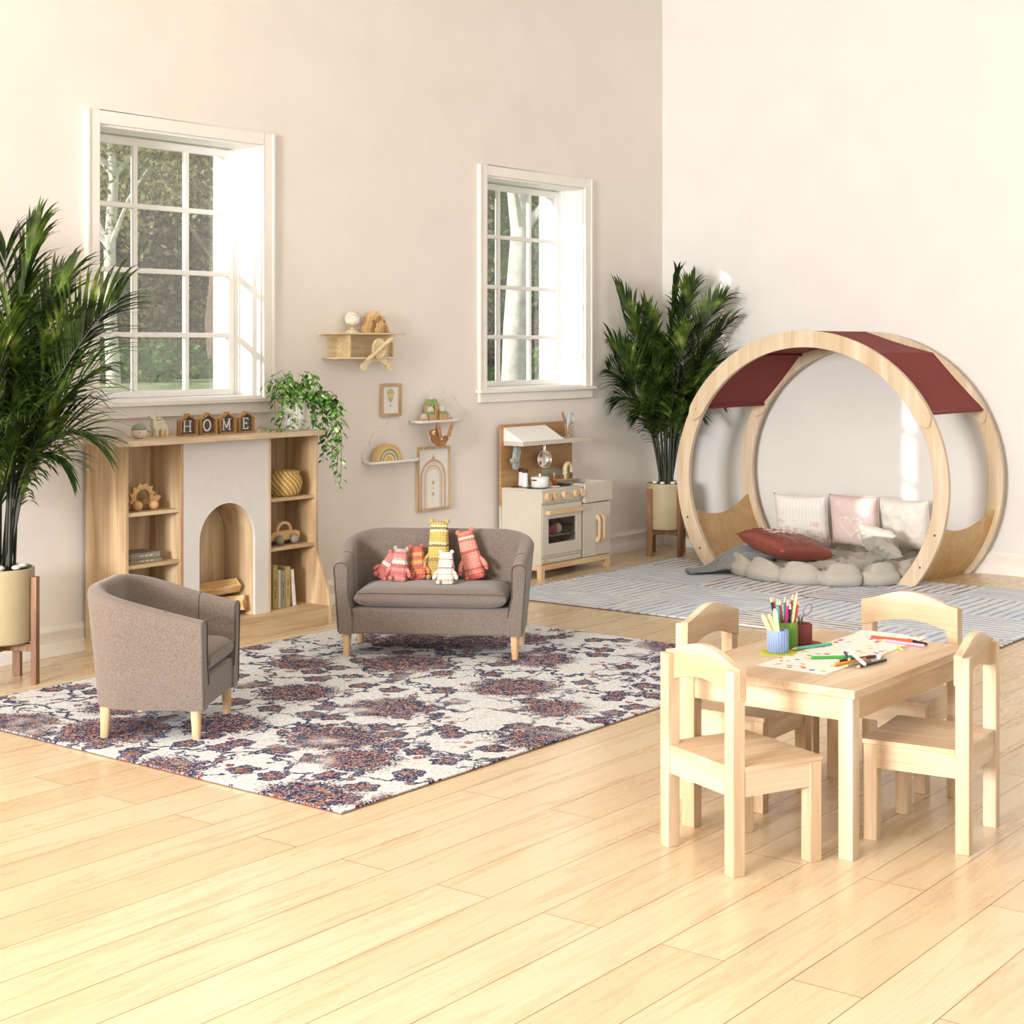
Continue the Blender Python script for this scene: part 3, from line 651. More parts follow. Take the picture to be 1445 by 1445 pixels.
for col, lab, a, b, z in (('#57b79c', 'mint green pencil lying behind the drawing, pointing at the green cup', (4.888, 2.424), (4.722, 2.487), 0),
    ('#3fae49', 'bright green pencil lying across the drawing', (4.735, 2.262), (4.62, 2.385), 0), ('#e0962a', 'orange-yellow pencil pointing left at the near edge of the drawing', (4.72, 2.222), (4.552, 2.262), 0),
    ('#8b8a85', 'grey pencil beside the black one at the near edge of the drawing', (4.70, 2.196), (4.562, 2.224), 0), ('#151515', 'black pencil lying nearest the table edge', (4.742, 2.163), (4.574, 2.188), 0),
    ('#5a2742', 'plum red pencil under the white marker', (4.78, 2.216), (4.615, 2.281), 0), ('#d9572f', 'orange red pencil at the far end of the drawing, pointing left', (5.096, 2.228), (5.086, 2.395), .001),
    ('#f0a3bd', 'pink pencil beside the orange red one, nearer the table edge', (5.046, 2.165), (5.058, 2.328), 0), ('#e3e02c', 'short yellow pencil lying alone right of the drawing', (4.975, 2.226), (4.925, 2.186), 0), ('#1b1b1b', 'black pencil at the far end behind the pink one', (5.075, 2.17), (5.12, 2.27), 0)):
    pencil(col, lab, (a[0], a[1], zp+z), (b[0], b[1], zp+z), .005, GT)
pencil('#2b2650', 'dark violet pencil lying across the others, pointing towards the camera', (4.735, 2.3, .5165), (4.618, 2.226, .5165), .005, GT)
M['mark'] = plain('white_marker_plastic', '#eeeeec', .35)
pencil('#efefed', 'white marker lying on top of the orange and grey pencils', (4.728, 2.285, .527), (4.6, 2.168, .516), .0058, None, False, name='marker', cat='marker')
pencil('#f4f4f2', 'short white marker at the right end of the pencil heap', (4.83, 2.215, .507), (4.768, 2.20, .507), .0068, None, False, name='marker', cat='marker')
# ---------------------------------------------------------------- toy fireplace shelf
r = root('toy_fireplace', (5.62, 6.3, 0), 0, 'wooden play fireplace with arched white front and open shelves, below the left window', 'fireplace')
yb, yf = 6.465, 6.16
def sidepoly(): 
    pts = [(yb, 0), (6.06, 0), (6.06, .12)]
    for k in range(1, 11):
        t = k/10; pts.append((6.06+.1*ss(0, 1, t), .12+.30*t))
    return pts+[(yf, 1.015), (yb, 1.015)]
for xa in (4.975, 6.262): B().prism(sidepoly(), xa, xa+.018, 'X').build('side_panel', M['oak'], r, bev=.001)
B().box((4.993, 6.395, .1), (6.262, 6.41, 1.015)).build('back_panel', M['oak'], r)
B().box((4.993, 6.41, 0), (6.262, 6.42, .1)).build('rear_plinth', M['oakx'], r)
for xa in (5.316, 5.912): B().box((xa, yf, .102), (xa+.017, 6.395, 1.015)).build('divider', M['oak'], r)
b = B().box((4.93, 6.13, 1.017), (6.295, 6.5-.028, 1.04)); b = B()
b.prism([(4.935, 6.472), (4.935, 6.15), (4.955, 6.115), (5.0, 6.095), (6.255, 6.095), (6.29, 6.115), (6.3, 6.15), (6.3, 6.472)], 1.015, 1.04, 'Z'); b.build('mantel', M['birchx'], r, bev=.003)
B().box((4.993, 6.062, .0), (6.262, 6.395, .1)).build('base', M['oakx'], r, bev=.001)
# white front with arched opening
ax0, ax1, az = 5.438, 5.817, .505; ar = (ax1-ax0)/2; b = B()
arch = [(ax0, .1)]+[(ax0, .3)]+[((ax0+ax1)/2-ar*math.cos(PI*k/20), az+ar*math.sin(PI*k/20)) for k in range(21)]+[(ax1, .3), (ax1, .1)]
m = len(arch); X0, X1, ZT = 5.333, 5.912, 1.015
outer = [(X0, .1), (X0, .3)]
for k in range(21):
    a = PI*k/20; c, s = -math.cos(a), math.sin(a)
    if k <= 5: outer.append((X0, az+(ZT-az)*k/5))
    elif k >= 15: outer.append((X1, az+(ZT-az)*(20-k)/5))
    else: outer.append((X0+(X1-X0)*(k-5)/10, ZT))
outer += [(X1, .3), (X1, .1)]
for y in (yf+.001, yf+.017): b.add([(x, y, z) for x, z in arch]+[(x, y, z) for x, z in outer], [(i, i+1, i+1+m, i+m) for i in range(m-1)])
b.add([(x, yf+.001, z) for x, z in arch]+[(x, yf+.017, z) for x, z in arch], [(i, i+1, i+1+m, i+m) for i in range(m-1)])
b.build('front_panel', M['grey_white'], r, smooth=True, auto=.5)
b = B(); b.add([(x, yf+.017, z) for x, z in arch]+[(x, 6.39, z) for x, z in arch], [(i, i+1, i+1+m, i+m) for i in range(m-1)]); b.build('hearth_lining', M['oak'], r, smooth=True, auto=.8)
for z in (.682, .43): B().box((4.993, yf+.008, z-.009), (5.316, 6.395, z+.009)).build('shelf', M['oakx'], r, bev=.001)
for z in (.682, .422): B().box((5.929, yf+.008, z-.009), (6.262, 6.395, z+.009)).build('shelf', M['oakx'], r, bev=.001)
B().box((4.996, yf+.02, .1), (5.314, 6.394, .102)).build('shelf', M['oakx'], r)
# firewood
M['fbark'] = plain('firewood_bark', '#4a2f1e', .95, var=.4, vs=30, bump=.7, bs=50)
def log(label, c, L, rr, ang, tilt, seed):
    q = random.Random(seed); t = root('firewood_log', c, 0, label, 'log', 'split logs in the play fireplace')
    d = Vector((math.cos(ang)*math.cos(tilt), math.sin(ang)*math.cos(tilt), math.sin(tilt))); c = Vector(c); u = d.cross(Vector((0, 0, 1))).normalized(); w = u.cross(d)
    sec = [(-1, -.75), (-.2, -1), (.75, -.7), (1, 0), (.35, .8), (-.6, .55)]; sec = [(a*rr*q.uniform(.85, 1.1), bb*rr*q.uniform(.85, 1.1)) for a, bb in sec]
    A = [c-d*L/2+u*a+w*bb for a, bb in sec]; Z = [c+d*L/2*q.uniform(.9, 1.05)+u*a+w*bb for a, bb in sec]
    b = B().add(A+Z, [(0, 1, 7, 6), (1, 2, 8, 7)]); b.build('bark', M['fbark'], t)
    b = B().add(A+Z, [(2, 3, 9, 8), (3, 4, 10, 9), (4, 5, 11, 10), (5, 0, 6, 11), (5, 4, 3, 2, 1, 0), (6, 7, 8, 9, 10, 11)]); b.build('split_wood', M['fsplit'], t)
M['fsplit'] = wood('split_firewood', '#e9c994', '#b4813f', 'X', 2, .8)
log('firewood log with jagged split face, frontmost in the arched opening', (5.735, 6.27, .158), .17, .055, -.9, .08, 3)
log('long firewood log lying back on the hearth', (5.6, 6.32, .15), .24, .045, .1, 0, 4)
log('firewood log on top of the pile in the arched opening', (5.655, 6.3, .243), .28, .046, -.2, .04, 6)
log('small firewood log leaning at the right of the pile', (5.775, 6.345, .145), .06, .035, .3, .2, 8)
# shelf toys
def hedgehog():
    t = root('push_toy', (5.155, 6.25, .691), 0, 'wooden hedgehog push toy with ball wheels on the top left shelf', 'toy')
    cx, cz, ri, ro = 5.15, .752, .042, .062; top = []
    for k in range(0, 19):
        a = PI*(1.08-k/18*1.0); rr = ro+(.016 if k % 3 == 0 else (.004 if k % 3 == 2 else 0)); top.append((cx+rr*math.cos(a)*1.1, cz+rr*math.sin(a)))
    nose = [(cx+.075, cz+.012), (cx+.112, cz+.002), (cx+.096, cz-.02), (cx+.07, cz-.034)]; bot = [(cx-.06, cz-.034)]
    b = B(); b.prism(top+nose+bot, 6.243, 6.263, 'Y'); o = b.build('body', M['toy'], t, bev=.003)
    c = B().prism([(cx+ri*math.cos(2*PI*k/24), cz+.002+ri*.95*math.sin(2*PI*k/24)) for k in range(24)], 6.2, 6.3, 'Y'); co = c.build('hole_cutter', None, t)
    cut(o, co)
    for x in (cx-.048, cx+.05):
        for y in (6.228, 6.278): B().ball((x, y, .691+.026), .026, 20).build('wheel', M['toyball'], t, smooth=True, auto=3)
        B().cyl((x, 6.23, .717), (x, 6.276, .717), .006).build('axle', M['toy'], t)
    for y in (6.2425, 6.2635): B().ball((cx+.07, y, cz+.01), .0045, 10, (1, .3, 1)).build('eye', M['black'], t)
M['toyball'] = plain('smooth_wooden_ball', '#d5ab78', .45, var=.05)
def cut(o, c):
    m = o.modifiers.new('hole', 'BOOLEAN'); m.operation = 'DIFFERENCE'; m.object = c; m.solver = 'EXACT'
    o.modifiers.move(len(o.modifiers)-1, 0)
    bpy.context.view_layer.update(); dg = bpy.context.evaluated_depsgraph_get(); me = bpy.data.meshes.new_from_object(o.evaluated_get(dg))
    o.modifiers.clear(); o.data = me; bpy.data.objects.remove(c)
hedgehog()
def car():
    t = root('toy_car', (6.1, 6.25, .431), 0, 'wooden toy car with grey ball wheels on the middle right shelf', 'toy'); z = .431
    cx = 6.108; low = [(cx-.105, z+.024), (cx-.108, z+.048), (cx-.085, z+.07), (cx-.058, z+.072)]
    arch = [(cx+.058*-math.cos(PI*k/14)-.003, z+.072+.052*math.sin(PI*k/14)) for k in range(15)]; rt = [(cx+.085, z+.07), (cx+.112, z+.06), (cx+.114, z+.03), (cx+.1, z+.022)]
    o = B().prism(low+arch+rt, 6.24, 6.264, 'Y').build('body', M['toy'], t, bev=.003)
    w = [(cx-.003+.04*-math.cos(PI*k/12), z+.074+.035*math.sin(PI*k/12)) for k in range(13)]; cut(o, B().prism(w, 6.2, 6.3, 'Y').build('c', None, t))
    for x in (cx-.055, cx+.055):
        for y in (6.224, 6.28): B().ball((x, y, z+.027), .027, 20).build('wheel', M['greyball'], t, smooth=True, auto=3)
        B().cyl((x, 6.226, z+.027), (x, 6.278, z+.027), .006).build('axle', M['toy'], t)
M['greyball'] = plain('grey_ball', '#8d857b', .5)
car()
def book(label, a, b_, col, spine_axis='X', grp=None, lean=0, txt=True):
    """box a..b; spine faces the room (low y)"""
    t = root('book', ((a[0]+b_[0])/2, (a[1]+b_[1])/2, a[2]), 0, label, 'book', grp); m = M.setdefault('bk'+col, plain('book_cloth_'+col.strip('#'), col, .8)); c = .0022
    Rm = Matrix.Translation(((a[0]), 0, a[2])) @ Matrix.Rotation(lean, 4, 'Y') @ Matrix.Translation((-a[0], 0, -a[2]))
    def bb(*bx):
        q = B()
        for lo, hi in bx: q.box(lo, hi)
        q.v = [Rm @ p for p in q.v]; return q
    if spine_axis == 'X': # upright, thickness along x
        bb((a, (a[0]+c, b_[1], b_[2])), ((b_[0]-c, a[1], a[2]), b_), (a, (b_[0], a[1]+c, b_[2]))).build('cover', m, t, bev=.0008)
        bb(((a[0]+c, a[1]+c, a[2]+.003), (b_[0]-c, b_[1]-.003, b_[2]-.003))).build('pages', M['paper'], t)
        if txt:
            k = [((a[0]+(b_[0]-a[0])*.38, a[1]-.0006, a[2]+(b_[2]-a[2])*(.25+.055*i)), (a[0]+(b_[0]-a[0])*.62, a[1], a[2]+(b_[2]-a[2])*(.28+.055*i))) for i in range(8) if i != 4]; bb(*k).build('spine_lettering', M['ink'], t)
    else:
        bb((a, (b_[0], b_[1], a[2]+c)), ((a[0], a[1], b_[2]-c), b_), (a, (b_[0], a[1]+c, b_[2]))).build('cover', m, t, bev=.0008)
        bb(((a[0]+.003, a[1]+c, a[2]+c), (b_[0]-.003, b_[1]-.003, b_[2]-c))).build('pages', M['paper'], t)
        L = b_[0]-a[0]; k = [((a[0]+L*(.3+.05*i), a[1]-.0006, a[2]+(b_[2]-a[2])*.42), (a[0]+L*(.335+.05*i), a[1], a[2]+(b_[2]-a[2])*.6)) for i in range(9) if i not in (3, 6)]; bb(*k).build('spine_lettering', M['ink2'], t)
M['ink'] = plain('spine_ink', '#4d4433', .7); M['ink2'] = plain('pale_spine_ink', '#e5ddcc', .7)
book('olive grey book lying flat, lower of two on the middle left shelf', (5.03, 6.195, .4395), (5.225, 6.335, .459), '#8d8468', 'Z', 'books lying on the middle left shelf')
book('taupe book lying flat on top of the olive grey one', (5.035, 6.2, .4595), (5.22, 6.335, .489), '#8f8579', 'Z', 'books lying on the middle left shelf')
GB = 'books standing on the bottom right shelf'; zb = .1015
for lab, x, w, h, col, ln in (('widest tan upright book with dark lettering, leftmost on the bottom right shelf', 6.012, .034, .232, '#b59f66', 0), ('thin cream upright book between the tan one and the grey one', 6.05, .02, .203, '#d8cfb8', 0),
    ('grey upright book in the middle of the bottom right shelf', 6.074, .028, .198, '#a09a8c', 0), ('mustard tan upright book right of the grey one', 6.106, .032, .215, '#bfa568', 0), ('white thin book leaning left at the right end of the row', 6.166, .018, .196, '#e9e4d8', -.1)):
    book(lab, (x-.03, 6.2, zb), (x-.03+w, 6.34, zb+h), col, 'X', GB, ln, txt=(w > .02))
t = root('wooden_box', (5.17, 6.27, .1025), 0, 'plain lidded wooden box on the bottom left shelf behind the armchair', 'box')
B().box((5.03, 6.17, .1025), (5.285, 6.36, .245)).build('box_body', M['oakx'], t, bev=.002); B().box((5.026, 6.166, .246), (5.289, 6.364, .284)).build('lid', M['oakx'], t, bev=.003)
def wicker():
    g = G('woven_wicker'); v = g.map(); s = g.new('SeparateXYZ'); g.ln(v, s.inputs[0]); a = g.math('ARCTAN2', s.outputs[1], s.outputs[0])
    w1 = g.math('SINE', g.math('MULTIPLY', s.outputs[2], 520)); w2 = g.math('SINE', g.math('ADD', g.math('MULTIPLY', a, 44), g.math('MULTIPLY', w1, .5)))
    dg = g.math('SINE', g.math('ADD', g.math('MULTIPLY', a, 22), g.math('MULTIPLY', s.outputs[2], 190)))
    c = g.mix(g.math('GREATER_THAN', dg, .82), g.ramp(g.math('ADD', g.math('MULTIPLY', g.math('MULTIPLY', w1, w2), .35), .5), [(.25, hx('#8e6a2c')), (.7, hx('#c79e52'))]), hx('#f0dca0'))
    g.base(c); g.set(Roughness=.7); g.bump(g.math('MULTIPLY', w1, w2), .5, .003); return g.m
t = root('wicker_basket', (6.115, 6.265, .6915), 0, 'round woven wicker basket with a lid on the top right shelf', 'basket')
bm_ = B().lathe([(0, 0), (.075, 0), (.085, .006), (.1, .035), (.107, .07), (.1, .1), (.088, .115), (.088, .12)], (6.115, 6.265, .6915), 40); bm_.build('basket_body', wicker(), t, smooth=True, auto=2)
B().lathe([(.086, .118), (.092, .121), (.093, .13), (.086, .134), (.03, .14), (0, .141)], (6.115, 6.265, .6915), 40).build('lid', wicker(), t, smooth=True, auto=.8)

# ---------------------------------------------------------------- on the mantel
MZ = 1.0405
t = root('round_figure', (5.155, 6.28, MZ), 0, 'small round wooden figure with a sage green cap at the left end of the mantel', 'toy')
M['sage'] = plain('sage_paint', '#8c9583', .6); M['palewood'] = plain('pale_turned_wood', '#e8dcc3', .55, var=.05)
B().lathe([(0, 0), (.018, 0), (.03, .008), (.037, .022), (.038, .038), (.033, .052), (.0, .06)], (5.155, 6.28, MZ), 28).build('body', M['palewood'], t, smooth=True, auto=.9)
B().lathe([(.039, .044), (.037, .052), (.03, .064), (.016, .072), (0, .075)], (5.155, 6.28, MZ), 28).build('cap', M['sage'], t, smooth=True, auto=2)
for d in (-.012, .012): B().ball((5.155+d-.016, 6.28-.034+d*.4, MZ+.032), .003, 8).build('eye', M['black'], t)
B().tube([(5.18, 6.27, MZ+.045), (5.195, 6.262, MZ+.036), (5.2, 6.258, MZ+.03)], [.004, .005, .003], 8).build('cap_tip', M['sage'], t)
t = root('wooden_animal', (5.29, 6.3, MZ), 0, 'small pale wooden humped animal figure beside the round figure', 'toy')
M['palegreen'] = plain('pale_green_wash', '#d3d2b8', .6)
o = [(5.232, .098), (5.232, .108), (5.258, .112), (5.264, .1), (5.268, .075), (5.28, .083), (5.292, .078), (5.3, .088), (5.312, .082), (5.322, .07), (5.338, .062), (5.342, .045), (5.334, .038), (5.262, .03), (5.25, .05), (5.25, .09)]
B().prism([(x, MZ+z) for x, z in o], 6.285, 6.315, 'Y').build('body', M['palegreen'], t, bev=.003)
for x, y in ((5.265, 6.278), (5.268, 6.322), (5.3, 6.278), (5.328, 6.278), (5.328, 6.322)): B().ball((x, y, MZ+.022), .022, 14, (.55, .32, 1)).build('leg', M['toyp'], t, smooth=True, auto=3)
for k, (x, z) in enumerate(((5.284, .09), (5.296, .094), (5.308, .092), (5.32, .082), (5.336, .07))): B().ball((x, 6.3, MZ+z), .007, 8, (1, .8, 1)).build('back_knob', M['toyp'], t, smooth=True, auto=3)
M['frame'] = wood('rustic_frame_wood', '#c9a066', '#8a5f30', 'Z', 3, .6); M['slate'] = plain('dark_slate', '#5a524e', .8, var=.15, vs=60); M['ltr'] = plain('letter_white', '#f2efe8', .6)
def house(ch, x, label, rz=0):
    t = root('letter_block', (x, 6.29, MZ), rz, label, 'letter block', 'house-shaped letter blocks on the mantel'); w, h, hp, d = .056, .078, .113, .03
    I = ROOT[t.name]
    def T(b): b.v = [I @ p for p in b.v]; return b
    f = .0085; out = [(-w, 0), (w, 0), (w, h), (0, hp), (-w, h)]; inn = [(-w+f, f), (w-f, f), (w-f, h-f*.4), (0, hp-f*1.4), (-w+f, h-f*.4)]
    b = B()
    for y in (-d/2, d/2): b.add([(a, y, c) for a, c in out]+[(a, y, c) for a, c in inn], [(i, (i+1) % 5, (i+1) % 5+5, i+5) for i in range(5)])
    for P in (out, inn): b.add([(a, -d/2, c) for a, c in P]+[(a, d/2, c) for a, c in P], [(i, (i+1) % 5, (i+1) % 5+5, i+5) for i in range(5)])
    T(b).build('frame', M['frame'], t); T(B().prism(inn, d*.1, d*.3, 'Y')).build('panel', M['slate'], t)
    roof = B()
    b = B(); y0, y1 = -d*.1, d*.09; s = .005
    def bar(x0, z0, x1, z1, th=s):
        v = Vector((x1-x0, 0, z1-z0)); n = Vector((-v.z, 0, v.x)).normalized()*th/2
        b.prism([(x0+n.x, z0+n.z), (x1+n.x, z1+n.z), (x1-n.x, z1-n.z), (x0-n.x, z0-n.z)], y0, y1, 'Y')
    zb_, zt = .02, .075
    def serif(x, z): bar(x-.009, z, x+.009, z, .0035)
    if ch == 'H':
        for q in (-.019, .019): bar(q, zb_, q, zt); serif(q, zb_); serif(q, zt)
        bar(-.019, .048, .019, .048, .004)
    if ch == 'O':
        for k in range(16):
            a0, a1 = 2*PI*k/16, 2*PI*(k+1)/16; bar(.023*math.cos(a0), .0475+.027*math.sin(a0), .023*math.cos(a1), .0475+.027*math.sin(a1), .006); 
            b.ball((.026*math.cos(a0), 0, .0475+.03*math.sin(a0)), .0035, 6)
    if ch == 'M':
        for q in (-.021, .021): bar(q, zb_, q, zt, .0045); serif(q, zb_)
        bar(-.021, zt, 0, zb_+.008, .0045); bar(.021, zt, 0, zb_+.008, .0045); serif(-.023, zt); serif(.023, zt)
    if ch == 'E':
        bar(-.012, zb_, -.012, zt, .006); bar(-.02, zb_, .018, zb_, .004); bar(-.02, zt, .018, zt, .004); bar(-.012, .048, .009, .048, .004); bar(.018, zb_, .018, zb_+.01, .003); bar(.018, zt, .018, zt-.01, .003); bar(.009, .042, .009, .054, .003)
    T(b).build('letter', M['ltr'], t)
house('H', 5.47, 'house-shaped wooden block with the letter H'); house('O', 5.602, 'house-shaped wooden block with the letter O'); house('M', 5.735, 'house-shaped wooden block with the letter M'); house('E', 5.868, 'house-shaped wooden block with the letter E')

# trailing ivy in a white pot
M['ivy'] = leafmat('ivy_leaf', [(.32, '#24531a'), (.46, '#44822b'), (.56, '#86b455'), (.66, '#e0e8c4')], .4, .1, 30); M['vine'] = plain('vine_stem', '#4d4a24', .7); M['potw'] = plain('white_glazed_pot', '#f1efeb', .3, var=.01)
px_, py_ = 6.2, 6.262
t = root('potted_ivy', (px_, py_, MZ), 0, 'white pot with trailing variegated ivy hanging over the right end of the mantel', 'plant')
B().lathe([(0, 0), (.038, 0), (.045, .004), (.058, .05), (.068, .11), (.07, .165), (.076, .172), (.076, .185), (.068, .187), (.066, .17), (0, .168)], (px_, py_, MZ), 32).build('pot', M['potw'], t, smooth=True, auto=1)
B().lathe([(0, .171), (.06, .171), (.064, .168)], (px_, py_, MZ), 20).build('soil', M['soil'], t)
R7 = random.Random(11); lv = B(); vn = B()
def leaf(b, p, d, up, L, W):
    d = d.normalized(); s = d.cross(up).normalized(); n = s.cross(d)
    b.add([p, p+d*L*.3+s*W*.5-n*.002, p+d*L*.62+s*W*.32-n*.004, p+d*L-n*L*.16, p+d*L*.62-s*W*.32-n*.004, p+d*L*.3-s*W*.5-n*.002, p+d*L*.5+n*.003], [(0, 1, 6), (1, 2, 6), (2, 3, 6), (3, 4, 6), (4, 5, 6), (5, 0, 6)])
def vine(pts, n, L):
    n = int(n*.85); L *= 1.35
    pts = [Vector(p) for p in pts]; q = []
    for k in range(len(pts)-1):
        for j in range(6):
            u = j/6; q.append(pts[k].lerp(pts[k+1], u)+Vector((R7.uniform(-1, 1), R7.uniform(-1, 1), 0))*.004)
    q.append(pts[-1]); vn.tube(q, .0013, 4)
    for k in range(n):
        u = (k+.5)/n*(len(q)-1); i = int(u); p = q[i].lerp(q[i+1], u-i); a = R7.uniform(0, 6.28); out = Vector((math.cos(a), math.sin(a)-.25, R7.uniform(-.9, .15)))
        sc_ = L*R7.uniform(.65, 1.15)*(1-.45*(k/n)**3); pe = p+out.normalized()*.012
        if pe.y > 6.455: pe.y = 6.455
        leaf(lv, pe, Vector((out.x, min(out.y, .0) if p.y > 6.4 else out.y, out.z-.5)), Vector((0, 0, 1)), sc_, sc_*.75)
cz_ = MZ+.18; clampy = lambda y: min(y, 6.44)
for k in range(34):
    a = k*2.4; rr = R7.uniform(.05, .15); H_ = R7.uniform(.02, .15); e = (px_+math.cos(a)*rr*1.1, clampy(py_+math.sin(a)*rr), cz_+H_*.8)
    vine([(px_+math.cos(a)*.03, py_+math.sin(a)*.03, cz_-.01), (px_+math.cos(a)*rr*.6, clampy(py_+math.sin(a)*rr*.6), cz_+H_), e, (e[0]+math.cos(a)*.03, clampy(e[1]+math.sin(a)*.02), e[2]-.05)], 8, .042)
for a, dr, drop in ((2.9, .1, .12), (3.3, .12, .14), (3.7, .1, .16), (4.1, .1, .15), (2.5, .11, .15), (4.9, .11, .14), (5.3, .12, .17)):
    x, y = px_+math.cos(a)*dr, clampy(py_+math.sin(a)*dr); vine([(px_+math.cos(a)*.05, py_+math.sin(a)*.05, cz_), (x, y, cz_+.02), (x+.01, y, cz_-drop*.6), (x, y, cz_-drop)], 11, .036)
# right-hand cascade over the end of the mantel
for k, (dx, dy, zend) in enumerate(((.13, -.05, .95), (.15, -.09, .9), (.16, -.02, .86), (.17, -.11, .8), (.15, .04, .98), (.19, -.06, .84), (.14, -.13, .93), (.2, 0, .9), (.18, -.13, .72), (.2, -.08, .74), (.17, .06, 1.0), (.12, -.15, 1.0))):
    x, y = px_+dx+.005, py_+dy*1.1; vine([(px_+.05, py_+dy*.3, cz_), (px_+dx*.8, py_+dy, cz_+.03), (x+.02, y-.01, cz_-.05), (x+.01, y-.02, 1.06), (x+.015, y-.02, (1.0+zend)/2), (x+R7.uniform(-.01, .02), y-.02, zend)], 17+int((1.1-zend)*20), .038)
vine([(px_-.05, py_-.05, cz_), (px_-.1, py_-.09, cz_-.05), (px_-.11, py_-.1, MZ+.04), (px_-.16, py_-.1, MZ+.012), (px_-.24, py_-.08, MZ+.012), (px_-.31, py_-.05, MZ+.03)], 20, .026)
lv.build('foliage', M['ivy'], t, smooth=False); vn.build('stems', M['vine'], t)

# ---------------------------------------------------------------- round play nook
CY, CZ, RO, RI = 4.835, .62, .968, .872
r = root('play_nook', (9.8, CY-.01, 0), 0, 'large round wooden play nook with maroon canopy standing on the striped rug', 'play nook')
def hoop(name, xa, xb, cy):
    n = 96; a0o, a1o = -math.asin(CZ/RO), PI+math.asin(CZ/RO); a0i, a1i = -math.asin(CZ/RI), PI+math.asin(CZ/RI); b = B(); k = 0
    V = []
    for i in range(n+1):
        t = i/n; ao, ai = a0o+(a1o-a0o)*t, a0i+(a1i-a0i)*t
        for rr, a in ((RO, ao), (RI, ai)):
            for x in (xa, xb): V.append((x, cy+rr*math.cos(a), CZ+rr*math.sin(a)))
    F = []
    for i in range(n):
        q = 4*i; F += [(q, q+4, q+5, q+1), (q+2, q+3, q+7, q+6), (q, q+2, q+6, q+4), (q+1, q+5, q+7, q+3)]
    F += [(0, 1, 3, 2), (4*n, 4*n+2, 4*n+3, 4*n+1)]
    return b.add(V, F).build(name, M['ply'], r, bev=.004, seg=3)
hoop('front_hoop', 9.39, 9.43, CY+.008); hoop('rear_hoop', 10.19, 10.23, CY-.03)
def overlay(xa, xb, cy):
    a0, a1 = math.radians(24), math.radians(156); n = 60; V = []
    for i in range(n+1):
        t = i/n; a = a0+(a1-a0)*t; e = min(t, 1-t)*n/2.2; k = min(1, e)**.5*.5 if e < 1 else .5; mid = (RO+RI)/2; hw = (RO-RI+.012)/2*(.25+.75*min(1, e)**.5 if e < 1 else 1)
        for rr in (mid+hw, mid-hw):
            for x in (xa, xb): V.append((x, cy+rr*math.cos(a), CZ+rr*math.sin(a)))
    F = []
    for i in range(n):
        q = 4*i; F += [(q, q+4, q+5, q+1), (q+2, q+3, q+7, q+6), (q, q+2, q+6, q+4), (q+1, q+5, q+7, q+3)]
    F += [(0, 1, 3, 2), (4*n, 4*n+2, 4*n+3, 4*n+1)]
    B().add(V, F).build('top_arc', M['ply'], r, bev=.003)
overlay(9.372, 9.39, CY+.008); overlay(10.172, 10.19, CY-.03)
M['bolt'] = plain('bolt_steel', '#6a6560', .4, .8)
for a in (-18, -32, 29, 60, 92, 120, 151, 198, 212):
    q = math.radians(a); rr = .925; x = 9.372 if 24 < a < 156 else 9.39
    B().cyl((x-.003, CY+.008+rr*math.cos(q), CZ+rr*math.sin(q)), (x+.001, CY+.008+rr*math.cos(q), CZ+rr*math.sin(q)), .0075, n=14).build('bolt', M['bolt'] if a < 0 or a > 180 else M['birch'], r)
# curved plywood seat sides
def shell(side):
    nx, na = 24, 20; rr = .925; V = []
    def P(i, j, q):
        u = i/(nx-1); x = 9.431+(10.189-9.431)*u; zt = .385+.045*u-.075*math.sin(PI*u)
        aT = math.asin((zt-CZ)/rr); aB = -math.asin(CZ/rr)+.002; a = aB+(aT-aB)*j/(na-1); ra = rr+q*.009
        cy = CY+.008-.038*u; return (x, cy+side*ra*math.cos(a), CZ+ra*math.sin(a))
    b = B(); b.grid(nx, na, lambda i, j: P(i, j, -1)); b.grid(nx, na, lambda i, j: P(i, j, 1)); m = nx*na
    for j in range(na-1): 
        for i in (0, nx-1): b.f.append((i*na+j, i*na+j+1, i*na+j+1+m, i*na+j+m))
    for i in range(nx-1):
        for j in (0, na-1): b.f.append((i*na+j, (i+1)*na+j, (i+1)*na+j+m, i*na+j+m))
    b.build('side_shell', M['plyy'], r, smooth=True, auto=.9)
    B().box((9.431, CY+side*.70-.012, .0), (10.189, CY+side*.70+.012, .028)).build('floor_rail', M['plyy'], r)
shell(1); shell(-1)
nodes = [(.765, .46), (.47, .81), (-.02, .957), (-.5, .815), (-.835, .46)]
for i, (a, z) in enumerate(nodes):
    B().cyl((9.43, CY+a, CZ+z), (10.19, CY-.03+a, CZ+z), .011, n=10).build('canopy_rod', M['maroon'], r, smooth=True)
b = B(); P0 = []
for k in range(len(nodes)-1):
    for j in range(8):
        u = j/8; a = nodes[k][0]*(1-u)+nodes[k+1][0]*u; z = nodes[k][1]*(1-u)+nodes[k+1][1]*u-.008*math.sin(PI*u); P0.append((a, z))
P0.append(nodes[-1]); P0 = [(a, z+.013) for a, z in P0]
b.grid(2, len(P0), lambda i, j: (9.434+.752*i, CY+P0[j][0]-.03*i, CZ+P0[j][1])); b.build('canopy', M['maroon'], r, solid=.004)

